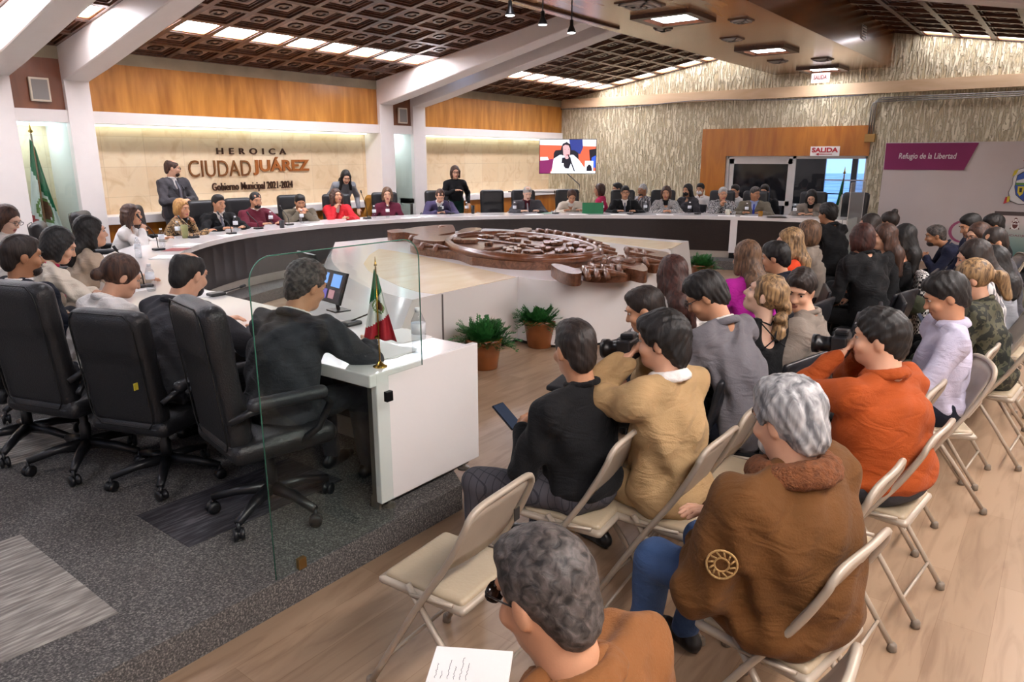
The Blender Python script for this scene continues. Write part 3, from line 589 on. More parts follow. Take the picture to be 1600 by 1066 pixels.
def surface_nets(g, lo, h):
    b = g < 0; c = [b[i:b.shape[0]-1+i, j:b.shape[1]-1+j, k:b.shape[2]-1+k] for i in (0, 1) for j in (0, 1) for k in (0, 1)]
    an = c[0].copy(); al = c[0].copy()
    for q in c[1:]: an |= q; al &= q
    act = an & ~al; idx = np.argwhere(act)
    if len(idx) == 0: return np.zeros((0, 3)), np.zeros((0, 4), int)
    off = np.array([(i, j, k) for i in (0, 1) for j in (0, 1) for k in (0, 1)])
    val = np.stack([g[idx[:, 0]+o[0], idx[:, 1]+o[1], idx[:, 2]+o[2]] for o in off], 1)
    S = np.zeros((len(idx), 3)); N = np.zeros(len(idx))
    for a in range(8):
        for d in range(3):
            if off[a][d] == 0:
                o2 = off[a].copy(); o2[d] = 1; b2 = o2[0]*4+o2[1]*2+o2[2]; va, vb = val[:, a], val[:, b2]; cr = (va < 0) != (vb < 0)
                t = np.where(cr, va/np.where(cr, va-vb, 1), 0); S += np.where(cr[:, None], off[a][None]+t[:, None]*(o2-off[a])[None], 0); N += cr
    V = lo+h*(idx+S/N[:, None]); ids = -np.ones(act.shape, np.int64); ids[tuple(idx.T)] = np.arange(len(idx)); F_ = []
    for d in range(3):
        sl0 = [slice(None)]*3; sl1 = [slice(None)]*3; sl0[d] = slice(0, -1); sl1[d] = slice(1, None); A = b[tuple(sl0)]; B = b[tuple(sl1)]
        e = np.argwhere(A != B); e1, e2 = (d+1) % 3, (d+2) % 3; e = e[(e[:, e1] > 0) & (e[:, e2] > 0) & (e[:, e1] < g.shape[e1]-1) & (e[:, e2] < g.shape[e2]-1)]
        def at(da, db): q = e.copy(); q[:, e1] -= da; q[:, e2] -= db; return ids[tuple(q.T)]
        Q = np.stack([at(1, 1), at(0, 1), at(0, 0), at(1, 0)], 1); fl = A[tuple(e.T)]; Q[~fl] = Q[~fl][:, ::-1]; F_.append(Q)
    Fq = np.concatenate(F_); return V, Fq[(Fq >= 0).all(1)]
def folds(a=.004, f=22, ph=0., vert=1.):
    def fn(X, Y, Z): return (a*np.sin(f*(Z*vert+.6*X+.35*np.sin(9*Y+ph))+ph)*np.sin(7*X+5*Y+6*Z+ph*1.7)+a*.5*np.sin(f*2.1*(Z*.7-X+.5*Y)+ph*2)).astype(np.float32)
    return fn
def strands(a=.004, f=120, ph=0.):
    def fn(X, Y, Z): return (a*np.sin(f*X+18*np.sin(9*Z+ph)+ph)*.6+a*np.sin(f*.7*Y+14*np.sin(11*Z+7*X+ph))*.6+a*.6*np.sin(40*Z+30*X-25*Y+ph)).astype(np.float32)
    return fn
# ------------------------------------------------------------------ horseshoe council table
tb = empty('council_table', (0, 0, 0), 0, 'long horseshoe council table with glossy white top and dark brown front', 'table')
def strip(name, A, B, z0, z1, m, parent, i0=0, i1=None, bevel=0):
    A = A[i0:i1]; B = B[i0:i1]; n = len(A); v = []
    for a, b in zip(A, B): v += [(a.x, a.y, z0), (b.x, b.y, z0), (b.x, b.y, z1), (a.x, a.y, z1)]
    f = []
    for i in range(n-1):
        for k in range(4): f.append((i*4+k, (i+1)*4+k, (i+1)*4+(k+1) % 4, i*4+(k+1) % 4))
    f += [(0, 1, 2, 3), tuple(range((n-1)*4, n*4))[::-1]]
    mb = MB(); mb.add(v, f); return mb.build(name, m, parent, bevel=bevel, seg=2)
TZ = .89
strip('tabletop', INNER, OUTER, .825, TZ, gloss_white, tb, bevel=.006)
strip('front_panel', offset(INNER, .06), offset(INNER, .085), .27, .83, darkwood, tb, 1)
strip('base_strip', offset(INNER, .07), offset(INNER, .10), DZ, .275, mat('pale_steel_strip', 0xb5aca0, .4, .4, var=.05), tb, 1)
MB().box((2.22, 2.535, .20), (2.98, 2.575, TZ-.001)).build('end_panel', gloss_white, tb, bevel=.005)
box('toe_box', (2.24, 2.60, DZ), (2.96, 2.64, .21), steel, tb); box('side_rail', (2.235, 2.575, DZ), (2.25, 2.62, .83), steel, tb)
for x in (2.30, 2.88): MB().lathe([(.035, DZ), (.035, DZ+.012), (.012, DZ+.018), (.012, .21)], 12, 0, Matrix.Translation((x, 2.57, 0))).build('foot', steel, tb)
MB().box((12.9, 2.93, .18), (13.66, 2.985, TZ-.001)).build('end_panel', gloss_white, tb, bevel=.005)
for px in (1138,):
    i = min(range(len(INNER)), key=lambda k: abs(PX(INNER[k])[0]-px)); p = offset(INNER, .03)[i]; t = (INNER[i+1]-INNER[i-1]).normalized(); Mx = Matrix.Rotation(math.atan2(t.y, t.x), 4, 'Z'); Mx.translation = (p.x, p.y, 0)
    MB().box((-.06, -.04, .25), (.06, .05, .85), 0, Mx).build('divider', gloss_white, tb); MB().box((-.05, -.03, DZ), (.05, .04, .25), 0, Mx).build('divider_foot', black_metal, tb)
# ------------------------------------------------------------------ glass screen by the near desk end
gl = glass_mat('screen_glass', (.93, .975, .96), 1.4)
ge = mat('green_glass_edge', 0x2e6a58, .15, emit=None, spec=.8)
e = empty('glass_screen', (0, 2.44, 0), 0, 'tall clear glass screen with rounded top corners at the near end of the table', 'screen')
x0, x1, zt, r = 1.53, 2.44, 1.53, .10
pr = [(x0, DZ+.01), (2.21, DZ+.01), (2.21, TZ+.012), (x1, TZ+.012)]+[(x1-r+r*math.cos(a), zt-r+r*math.sin(a)) for a in [PI/2*k/8 for k in range(9)]]+[(x0+r-r*math.cos(a), zt-r+r*math.sin(a)) for a in [PI/2*(8-k)/8 for k in range(9)]]
My = Matrix(((1, 0, 0, 0), (0, 0, -1, 0), (0, 1, 0, 0), (0, 0, 0, 1)))
MB().prism(pr, -.004, .004, 0, My).build('pane', gl, e)
MB().tube([(x, 0, z) for x, z in pr[3:]+[pr[0]]], .0028, 6).build('polished_edge', ge, e, True)
brs = mat('brass_clip', 0xa08050, .3, .9)
for x, z, l in ((1.66, DZ+.03, 'floor clip'), (2.21, .80, 'table clip')): box('clip', (x-.02, -.012, z-.025), (x+.02, .012, z+.025), brs if z < .5 else black_metal, e, .003)
e = empty('glass_screen', (0, 0, 0), 0, 'clear glass screen with white frame lines at the far right table end', 'screen')
a = WX(1280, 268, 12.7); MB().box((12.75, 2.88, DZ+.01), (13.75, 2.888, 1.50)).build('pane', gl, e); MB().tube([(12.75, 2.884, DZ), (12.75, 2.884, 1.5), (13.75, 2.884, 1.5), (13.75, 2.884, DZ)], .006, 6).build('edge_trim', alu, e)
# ------------------------------------------------------------------ white centre table with inlay and carving
CZ = .70
ct = empty('centre_table', (0, 0, 0), 0, 'large low white centre table with a bulging front and pale wood inlays', 'table')
arc = catmull([(4.34, 4.43, 0), (4.39, 4.77, 0), (4.56, 5.3, 0), (4.95, 6.1, 0), (5.6, 7.1, 0), (6.75, 8.45, 0)], 5)
bul = catmull([(5.90, 4.46, 0), (5.85, 4.22, 0), (5.92, 3.97, 0), (6.10, 3.76, 0), (6.5, 3.62, 0), (7.15, 3.62, 0), (7.95, 3.78, 0), (8.6, 4.02, 0), (8.95, 4.22, 0), (9.0, 4.40, 0)], 4)
back = [Vector((9.70, 8.05, 0)), Vector((10.05, 6.7, 0)), Vector((10.05, 4.43, 0))]
top = [(p.x, p.y) for p in arc]+[(p.x, p.y) for p in back]+[(p.x, p.y) for p in bul[::-1]]
bot = []
for i, (x, y) in enumerate(top):
    if i < len(arc):
        k = .42; nx_ = Vector((x-8.2, y-5.0)).normalized(); bot.append((x+nx_.x*k, y+nx_.y*k) if i else (x-.42, y))
    elif i == len(arc)+1: bot.append((x+.15, y))
    elif i == len(arc)+2: bot.append((x+.25, y))
    else: bot.append((x, y))
def slab(name, A, B, za, zb, m, parent):        # A outline at za (top), B outline at zb (bottom)
    n = len(A); v = [(x, y, za) for x, y in A]+[(x, y, zb) for x, y in B]; bm = bmesh.new(); V_ = [bm.verts.new(p) for p in v]
    f1 = bm.faces.new(V_[:n]); f2 = bm.faces.new(V_[n:][::-1])
    for i in range(n): bm.faces.new((V_[i], V_[i+n], V_[(i+1) % n+n], V_[(i+1) % n]))
    bmesh.ops.recalc_face_normals(bm, faces=bm.faces); bmesh.ops.triangulate(bm, faces=[f1, f2]); me = bpy.data.meshes.new(name); bm.to_mesh(me); bm.free(); o = link(name, me, m, parent)
    me.polygons.foreach_set('use_smooth', [True]*len(me.polygons)); me.set_sharp_from_angle(angle=.5); return o
slab('table_body', top, bot, CZ, .035, gloss_white, ct)
cx_ = 7.2; slab('plinth', [(cx_+(x-cx_)*.985, 6+(y-6)*.985) for x, y in bot], [(cx_+(x-cx_)*.985, 6+(y-6)*.985) for x, y in bot], .036, 0.0, black_plastic, ct)
seam = mat('seam_grey', 0x6b6663, .5)
for x in (4.72,): box('panel_seam', (x-.004, 4.425, .04), (x+.004, 4.44, CZ-.01), seam, ct)
inlay = wood('pale_inlay_wood', 0xe0c9a6, 0xecd9ba, .5, (.3, 1, 1), .22, .3)
def trace(pts, z): return [tuple(W(x, y, z).xy) for x, y in pts]
def inside(l): return [(max(4.5, min(9.95, x)), min(8.0+.0*x, y)) for x, y in l]
for pts in ([(568, 412), (577, 399), (592, 389), (620, 393), (680, 405), (740, 418), (806, 433), (681, 460), (655, 457), (625, 448), (595, 434), (575, 423)], [(845, 366), (900, 368), (1000, 374), (1066, 380), (1050, 388), (1030, 390), (960, 380), (900, 374)]):
    l = inside(trace(pts, CZ)); slab('wood_inlay', l, l, CZ+.002, CZ-.004, inlay, ct)
cv = empty('carved_emblem', (0, 0, 0), 0, 'large brown carved coat of arms with oval shield and ribbons lying on the white table', 'carving')
EZ = .82
def piece(name, pts, z1, z0=CZ, m=None, sub=4, smooth_=True):
    l = [Vector((*q, 0)) for q in trace(pts, z1)]
    for q in l: q.y = min(q.y, 8.2+.0*q.x) if q.x < 9 else min(q.y, 7.9)
    if smooth_:
        n = len(l); out = []
        for i in range(n):
            a, b, c, d = l[i-1], l[i], l[(i+1) % n], l[(i+2) % n]
            for k in range(3): t = k/3; out.append(.5*((2*b)+(c-a)*t+(2*a-5*b+4*c-d)*t*t+(3*b-a-3*c+d)*t**3))
        l = out
    l = [(p.x, p.y) for p in l]; return slab(name, l, l, z1, z0, m or carve, cv)
MAIN = [(641, 383), (660, 388), (690, 392), (715, 395), (735, 402), (745, 403), (790, 408), (850, 410), (905, 406), (928, 402), (945, 401), (956, 393), (952, 386), (938, 379), (915, 372), (880, 366), (840, 360), (805, 358), (800, 362), (770, 361), (735, 364), (700, 368), (680, 370), (652, 368), (648, 376)]
piece('carved_plate', MAIN, .79)
piece('carved_ribbon', [(605, 360), (613, 357), (630, 358), (640, 354), (680, 352), (704, 351), (709, 354), (710, 362), (690, 366), (672, 370), (650, 366), (632, 363), (612, 364)], EZ+.01)
piece('carved_ribbon', [(718, 360), (730, 356), (750, 356), (751, 359), (735, 362), (716, 366)], EZ)
piece('carved_ribbon', [(806, 360), (815, 356), (829, 356), (830, 359), (818, 363), (806, 364)], EZ+.01)
piece('carved_ribbon', [(645, 372), (660, 366), (690, 368), (712, 366), (712, 372), (690, 377), (665, 376)], EZ+.03)
piece('carved_ribbon', [(861, 413), (872, 412), (888, 416), (904, 421), (909, 425), (903, 428), (888, 427), (872, 421)], EZ)
piece('carved_ribbon', [(909, 425), (925, 420), (950, 418), (975, 417), (995, 420), (985, 428), (955, 431), (920, 430)], .77)
piece('carved_ribbon', [(947, 408), (960, 404), (985, 407), (1005, 412), (1012, 420), (1006, 424), (985, 420), (958, 415)], EZ)
piece('carved_ribbon', [(978, 388), (990, 386), (1010, 389), (1030, 392), (1045, 395), (1040, 402), (1010, 398), (985, 394)], EZ)
piece('carved_ribbon', [(990, 403), (1010, 402), (1030, 404), (1040, 407), (1030, 414), (1008, 412)], .79)
p = W(962, 404, EZ+.03); M_ = MB()
for k in range(9): M_.tube([(p.x+.26*math.cos(2*PI*k/9)*.55, p.y+.26*math.sin(2*PI*k/9)*.55, EZ+.02), (p.x+.26*math.cos(2*PI*(k+.5)/9), p.y+.26*math.sin(2*PI*(k+.5)/9), EZ+.01)], .035, 6)
M_.lathe([(.30, CZ), (.30, EZ-.02), (.24, EZ+.0), (.10, EZ+.02), (.06, EZ+.05)], 20, 0, Matrix.Translation((p.x, p.y, 0))); M_.build('carved_rosette', carve, cv, True)
ELL = [(699, 377), (708, 370), (735, 366), (775, 364), (820, 366), (868, 371), (908, 379), (931, 389), (926, 396), (898, 400), (850, 402), (800, 400), (752, 395), (715, 387)]
lp = catmull([Vector((*q, EZ+.02)) for q in trace(ELL, EZ+.02)]+[Vector((*trace(ELL, EZ+.02)[0], EZ+.02))], 5)[:-1]
for q in lp: q.y = min(q.y, 7.95)
MB().tube(lp, .035, 8, closed=True).build('shield_rim', carve, cv, True)
MB().tube([q+Vector((0, 0, -.03)) for q in lp], .055, 6, closed=True).build('shield_rim', carve_side, cv, True)
piece('shield_field', ELL, EZ-.015)
mb = MB(); z = EZ-.01
REL = [(710, 377, 745, 381), (748, 371, 772, 374), (777, 368, 804, 371), (780, 373, 797, 375), (790, 376, 814, 379), (825, 372, 848, 376), (860, 376, 873, 378), (819, 381, 830, 383), (808, 385, 822, 388), (836, 388, 860, 393), (785, 388, 803, 392), (791, 392, 815, 397), (818, 393, 845, 397), (866, 392, 882, 397), (884, 391, 897, 396), (900, 391, 927, 397), (885, 382, 905, 388), (850, 379, 880, 384), (905, 388, 918, 391), (757, 383, 770, 385), (700, 374, 720, 377)]
random.seed(5)
for x0_, y0_, x1_, y1_ in REL:
    c = W((x0_+x1_)/2, (y0_+y1_)/2, z); a = W(x0_, (y0_+y1_)/2, z); b = W((x0_+x1_)/2, y0_, z); u = (W(x1_, (y0_+y1_)/2, z)-a)/2; v_ = b-c
    if c.y+v_.y > 7.8: continue
    for k in range(3):
        t = (k-1)*.55; cc = c+u*t+v_*random.uniform(-.3, .3); n = 7
        pl = [(cc.x+(u.x*math.cos(2*PI*j/n)*.6+v_.x*math.sin(2*PI*j/n)*.9)*random.uniform(.7, 1.1), cc.y+(u.y*math.cos(2*PI*j/n)*.6+v_.y*math.sin(2*PI*j/n)*.9)*random.uniform(.7, 1.1)) for j in range(n)]
        if area2(pl) < 0: pl = pl[::-1]
        mb.prism(pl, z, z+random.uniform(.03, .055))
for a, b in (((745, 374), (905, 393)), ((750, 393), (800, 384)), ((822, 387), (850, 395))): mb.tube([W(*a, z+.01), W(*b, z+.01)], .02, 6)
mb.build('shield_relief', carve, cv, bevel=.008, seg=1)
mb = MB()
for i, (x, y) in enumerate([(848, 361), (862, 362), (876, 364), (890, 367), (903, 370), (916, 374), (928, 378), (939, 383), (948, 388), (950, 394), (666, 356), (680, 355), (694, 356), (650, 372), (668, 384), (690, 387), (925, 422), (940, 420), (955, 420), (968, 419), (980, 420), (930, 427), (945, 427), (960, 427), (990, 391), (1005, 393), (1018, 396), (1000, 408), (1020, 408)]):
    p = W(x, y, EZ)
    if p.y > 8: continue
    mb = MB()
    for k in range(2): mb.tube([(p.x-.12+.03*0+.05*k, p.y+.05*k, EZ-.03), (p.x+.02*k, p.y+.1, EZ+.0), (p.x+.13, p.y-.05*k, EZ-.03)], [.03, .04, .02], 6)
    mb.build('carved_scroll', carve, cv, True)
# ------------------------------------------------------------------ potted plants
terr = mat('terracotta_glaze', 0x8a4f25, .35, var=.2, vs=4, coat=.3); leafm = mat('fern_green', 0x2e6a30, .45, var=.4, vs=25); soil = mat('dark_soil', 0x2a1c14, .9)
def plant(p, s, lab, seed):
    random.seed(seed); e = empty('potted_plant', p, 0, lab, 'plant', None)
    MB().lathe([(.115, 0), (.125, .01), (.150, .17), (.165, .24), (.172, .245), (.175, .285), (.160, .29), (.152, .25), (.13, .24)], 28).build('pot', terr, e, True)
    MB().lathe([(.15, .235), (.15, .25)], 16).build('soil', soil, e)
    mb = MB()
    for k in range(170):
        a = random.uniform(0, 2*PI); r0 = random.uniform(0, .10); L = random.uniform(.12, .26)*s; el_ = random.uniform(.15, 1.35)
        d = Vector((math.cos(a)*math.cos(el_), math.sin(a)*math.cos(el_), math.sin(el_))); b = Vector((math.cos(a)*r0, math.sin(a)*r0, .25)); side = d.cross(Vector((0, 0, 1))).normalized()
        pts = [b+d*L*t+Vector((0, 0, -.10*L*4*t*t*math.cos(el_))) for t in (0, .35, .7, 1)]
        mb.tube(pts, .0022, 4)
        for t in (.3, .42, .54, .66, .78, .9, 1.0):
            c = b+d*L*t+Vector((0, 0, -.10*L*4*t*t*math.cos(el_)))
            for sg in (-1, 1):
                w_ = .050*s*(1.25-t); tip = c+side*sg*w_*1.2+d*w_*.9+Vector((0, 0, random.uniform(-.01, .012))); m_ = (c+tip)/2; nn = d*.016*s
                mb.add([c, m_+nn, tip, m_-nn], [(0, 1, 2, 3)])
    mb.build('foliage', leafm, e); return e
plant((4.93, 4.12, 0), 1.1, 'fern in a brown clay pot behind the near desk end', 1)
plant((5.88, 4.16, 0), 1.0, 'fern in a brown clay pot in the corner of the white centre table', 2)
plant((10.6, 4.42, 0), .95, 'fern in a brown pot at the far right corner of the centre table', 3)
# ------------------------------------------------------------------ flags
fg, fw, fr_ = mat('flag_green', 0x0f6b45, .6, var=.05), mat('flag_white', 0xe8e6e2, .6, var=.02), mat('flag_red', 0xb01f2e, .6, var=.05); gold = mat('gold_metal', 0xb28a3c, .25, .9); fbr = mat('eagle_brown', 0x6b4028, .6, var=.3, vs=30); fgr2 = mat('wreath_green', 0x6f8a4a, .6, var=.3, vs=40)
def flag(name, base, H, wd, hgt, ang, lab, pole_r=.012, bs_=0., disc=.2, tilt=0, emb=(.5, .5), grp=None):
    """flag hanging in folds from a pole; ang = the way it falls open, in the plan"""
    e = empty(name, base, 0, lab, 'flag', grp); d = Vector((math.cos(ang), math.sin(ang), 0)); nrm = Vector((-d.y, d.x, 0))
    MB().tube([(0, 0, 0), (0, 0, H)], pole_r, 8).build('pole', gold if H < 1 else wood('flag_pole_wood', 0x6b4526, 0x8a5c34), e, True); MB().lathe([(.001, H+.0), (pole_r*2.2, H+pole_r*2), (pole_r*1.2, H+pole_r*4), (.001, H+pole_r*12)], 10).build('finial', gold, e, True)
    r_ = pole_r*9 if H < 1 else .16; MB().lathe([(r_, 0), (r_, r_*.12), (r_*.5, r_*.35), (pole_r*1.5, r_*.8)], 20).build('base', gold, e, True)
    nu, nv = 24, 40; V = []
    for j in range(nv+1):
        v = j/nv; sp = wd*(.12+.88*v**1.1)
        for i in range(nu+1):
            u = i/nu; z = H-.03*hgt-hgt*v-.10*hgt*u*(1-v*.3)-.0; fo = .035*wd*math.sin(u*15+v*1.5)*(.4+v)*2
            q = d*(sp*(u-bs_))+nrm*fo; V.append((q.x, q.y, z))
    F_ = [[], [], []]; f = []; mi = []
    for j in range(nv):
        for i in range(nu):
            u, v = (i+.5)/nu, (j+.5)/nv; s = v+.28*(u-.5)*-1.0*(-1 if tilt else 1); k = 0 if s < .36 else (1 if s < .72 else 2)
            if k == 1 and ((u-emb[0])/.33)**2+((v-emb[1])/.105)**2 < 1: k = 3 if ((u-emb[0]-.06)/.2)**2+((v-emb[1]+.01)/.07)**2 < 1 else (4 if ((u-emb[0])/.33)**2+((v-emb[1])/.105)**2 > .6 or (i+j) % 3 == 0 else 1)
            a = j*(nu+1)+i; f.append((a, a+1, a+nu+2, a+nu+1)); mi.append(k)
    mb = MB(); mb.v = V; mb.f = f; mb.mi = mi; o = mb.build('cloth', [fg, fw, fr_, fbr, fgr2], e, True)
    so = o.modifiers.new('thickness', 'SOLIDIFY'); so.thickness = .003*max(wd, .3); return e
e = flag('ceremonial_flag', (4.03, 11.30, DZ), 2.06, .56, 1.70, 0.0, 'large green white and red flag with an eagle in the left niche behind the glass', .015, .42, emb=(.5, .53))
e = flag('ceremonial_flag', (10.60, 11.30, DZ), 2.08, .24, 1.75, 0.0, 'green white and red flag hanging in the niche between the right columns', .015, emb=(.4, .52))
e = flag('ceremonial_flag', (14.2, 3.35, DZ), 1.45, .35, 1.2, 2.6, 'flag hanging limp behind the glass at the far right end of the table', .012)
p = W(594, 573, TZ); e = flag('desk_flag', (p.x, p.y, TZ), .50, .16, .34, -.75, 'small desk flag of green white and red on a brass stand', .004, .45, tilt=1)
MB().tube([(0, 0, .145), (-.02, .02, .15), (.02, .0, .16)], .006, 6).build('tassel', gold, e, True)
# ------------------------------------------------------------------ chairs
leather = mat('black_leather', 0x18181b, .42, var=.12, vs=5, bump=.25, bs=120, spec=.5); leather2 = mat('grey_black_leather', 0x2a2a2e, .45, var=.12, vs=5, bump=.2, bs=120)
seamk = mat('stitch_line', 0x060607, .6)
def exec_chair():
    e = empty('executive_chair', (0, 0, 0)); R = rot(0, -.11)
    s = Solid(); s.bx((0, -.235, .79), (.235, .055, .34), .05, R, .05); s.bx((0, -.262, .99), (.20, .055, .12), .055, R, .06); s.el((0, -.17, .62), (.2, .05, .13), R, .05)
    s.build('backrest', .012, leather, e)
    pts = [];  Rm = R
    for k in range(40):
        a = 2*PI*k/40; x = .205*max(-1, min(1, math.cos(a)*1.35)); z = .36*max(-1, min(1, math.sin(a)*1.25)); q = Rm @ Vector((x, -.052, z*.94)); pts.append(Vector((0, -.245, .79))+q)
    MB().tube(pts, .004, 5, closed=True).build('back_seam', seamk, e, True)
    s = Solid(); s.bx((0, 0, .44), (.26, .26, .055), .05, None, .04); s.el((0, .02, .48), (.22, .22, .04), None, .05); s.build('seat', .012, leather, e)
    for sx in (-1, 1):
        MB().tube([(sx*.28, -.27, .62), (sx*.31, -.20, .66), (sx*.31, 0, .68), (sx*.31, .16, .665), (sx*.30, .20, .62), (sx*.28, .14, .50), (sx*.24, .05, .43)], [.016, .018, .018, .018, .018, .018, .018], 8).build('armrest_frame', black_plastic, e, True)
        s = Solid(); s.rc((sx*.31, -.17, .69), (sx*.31, .15, .685), .032, .034, .02); s.build('armrest', .010, leather2, e)
    MB().lathe([(.03, .12), (.03, .25), (.022, .26), (.022, .39), (.08, .395), (.08, .41)], 16).build('gas_column', black_plastic, e, True)
    mb = MB()
    for k in range(5):
        a = 2*PI*k/5+.3; d = Vector((math.cos(a), math.sin(a), 0)); mb.tube([d*.03+Vector((0, 0, .135)), d*.16+Vector((0, 0, .125)), d*.30+Vector((0, 0, .09))], [.034, .027, .02], 8)
    sb = mb.build('star_base', black_plastic, e, True)
    for k in range(5):
        a = 2*PI*k/5+.3; d = Vector((math.cos(a), math.sin(a), 0)); M_ = Matrix.Rotation(a+.7, 4, 'Z') @ Matrix.Rotation(PI/2, 4, 'X'); c = d*.30; M_.translation = (c.x, c.y, .033)
        MB().lathe([(.012, -.026), (.031, -.024), (.033, -.01), (.018, -.004), (.018, .004), (.033, .01), (.031, .024), (.012, .026)], 14, 0, M_).tube([(c.x, c.y, .03), (c.x, c.y, .09)], .010, 6).build('caster', black_plastic, sb, True)
    return e
beige = mat('beige_enamel', 0xa99c8c, .38, .15, var=.06, vs=10); vinyl = mat('beige_vinyl', 0xa8987f, .45, var=.06, vs=6, bump=.15, bs=80); rubb = mat('grey_rubber', 0x7b6f62, .7)
def fold_chair():
    e = empty('folding_chair', (0, 0, 0)); mb = MB()
    for sx in (-1,):
        side = [(-.225, .23, .02), (-.215, .02, .38), (-.205, -.12, .60), (-.195, -.19, .74)]
    top_ = [(-.185, -.205, .785), (-.14, -.215, .815), (0, -.225, .825), (.14, -.215, .815), (.185, -.205, .785)]
    pts = side+top_+[(-x, y, z) for x, y, z in side[::-1]]; mb.tube(catmull(pts, 4), .0125, 8)
    mb.tube([(-.215, .17, .135), (.215, .17, .135)], .008, 6); mb.build('front_frame', beige, e, True)
    for sx in (-1, 1): MB().tube([(sx*.19, -.26, .02), (sx*.19, -.10, .25), (sx*.195, .06, .47)], .0115, 8).build('rear_leg', beige, e, True)
    MB().tube([(-.19, -.20, .11), (.19, -.20, .11)], .007, 6).build('rear_stretcher', beige, e, True)
    for sx in (-1, 1): MB().tube([(sx*.205, .04, .44), (sx*.20, -.14, .46)], .007, 6).build('hinge_bar', beige, e, True)
    s = Solid(); s.bx((0, .015, .432), (.195, .195, .016), .014, None, .01); s.build('seat', .0125, beige, e)
    s = Solid(); s.bx((0, .015, .450), (.175, .178, .016), .014, None, .01); s.build('seat_pad', .0115, vinyl, e)
    nx, nz = 12, 5; V = []; f = []
    for j in range(nz+1):
        for i in range(nx+1):
            u = i/nx*2-1; z = .565+(.252-.045*abs(u)**4)*j/nz-.0; y = -.100-.52*(z-.58)-.030*(1-u*u)*(1-j/nz); V.append((u*(.204-.0055*j), y, z))
    for j in range(nz):
        for i in range(nx): a = j*(nx+1)+i; f.append((a, a+1, a+nx+2, a+nx+1))
    mb = MB(); mb.v = V; mb.f = f; mb.mi = [0]*len(f); o = mb.build('backrest', beige, e, True); so = o.modifiers.new('thickness', 'SOLIDIFY'); so.thickness = .006
    for x, y in ((-.225, .235), (.225, .235), (-.19, -.262), (.19, -.262)): MB().lathe([(.014, 0), (.019, .004), (.017, .03), (.013, .035)], 10, 0, Matrix.Translation((x, y, 0))).build('rubber_foot', rubb, e, True)
    return e
shell = mat('black_shell_plastic', 0x222226, .35, var=.08); fabk = mat('black_seat_fabric', 0x1a1b1e, .85, bump=.3, bs=150)
def stack_chair():
    e = empty('stacking_chair', (0, 0, 0))
    s = Solid(); R = rot(0, -.22); s.bx((0, -.235, .655), (.235, .016, .17), .015, R, .03); s.el((0, -.255, .66), (.2, .02, .13), R, .03); s.build('backrest', .011, shell, e)
    s = Solid(); s.bx((0, .0, .435), (.235, .21, .02), .018, None, .02); s.el((0, .0, .455), (.2, .19, .02), None, .02); s.build('seat', .012, fabk, e)
    for sx in (-1, 1):
        MB().tube(catmull([(sx*.235, .21, 0), (sx*.225, .17, .36), (sx*.22, .12, .415), (sx*.22, -.1, .415), (sx*.225, -.17, .37), (sx*.235, -.22, 0)], 4), .012, 8).build('leg_frame', black_metal, e, True)
        MB().tube([(sx*.2, -.12, .415), (sx*.2, -.20, .50), (sx*.2, -.235, .62)], .012, 8).build('back_support', black_metal, e, True)
    MB().tube([(-.22, .1, .405), (.22, .1, .405)], .01, 6).build('cross_bar', black_metal, e, True)
    return e
PROTO = {'exec': exec_chair(), 'fold': fold_chair(), 'stack': stack_chair()}
index_kids(); USED = set()
def chair(kind, x, y, head, lab, grp, z=0):
    o = PROTO[kind] if kind not in USED else copy_tree(PROTO[kind]); USED.add(kind)
    o.location = (x, y, z); o.rotation_euler = (0, 0, -head); tag(o, lab, 'chair', grp); return o
# ------------------------------------------------------------------ people
def skin(name, c): return mat(name, c, .5, var=.05, vs=14, bump=.05, bs=200, spec=.4)
SK = {'l': skin('skin_light', 0xd0a084), 'm': skin('skin_medium', 0xbd8a6a), 't': skin('skin_tan', 0xa67454), 'p': skin('skin_pale', 0xdcb49c)}
lipm = mat('lips_rose', 0x9a4a48, .4); eyew = mat('eye_white', 0xb0a49c, .4); iris = mat('iris_dark', 0x1c120e, .25)
def hairm(name, a, b, st=(40, 40, 5), rough=.55):
    N = NT(name); N.b.inputs['Roughness'].default_value = rough; N.b.inputs['Specular IOR Level'].default_value = .45
    no = N.n('TexNoise', i_Scale=1.6, i_Detail=4., i_Distortion=.6); N.l(N.coord(st), 'Vector', no, 'Vector'); r = N.ramp(no, 'Fac', [(.35, a), (.68, b)]); N.l(r, 'Color', N.b, 'Base Color'); N.bump(no, 'Fac', .6, .006); return N.m
HR = {'k': hairm('hair_black', 0x0d0b0b, 0x1d1816), 'd': hairm('hair_dark_brown', 0x17100d, 0x2e211b), 'b': hairm('hair_brown', 0x2c1b14, 0x553728), 'r': hairm('hair_reddish_brown', 0x28130f, 0x4c261d), 'y': hairm('hair_blonde_highlights', 0x4c3928, 0xae8b60), 'o': hairm('hair_golden_blonde', 0x8a5c2c, 0xd0a060), 'g': hairm('hair_grey', 0x55565a, 0xb9b8b8, (22, 22, 8)), 's': hairm('hair_silver_short', 0x8d8a86, 0xc9c6c2), 'x': hairm('hair_salt_and_pepper', 0x1b1715, 0x5a524e, (30, 30, 30)), 'l': hairm('hair_light_brown', 0x3d2a1e, 0x7a5a40)}
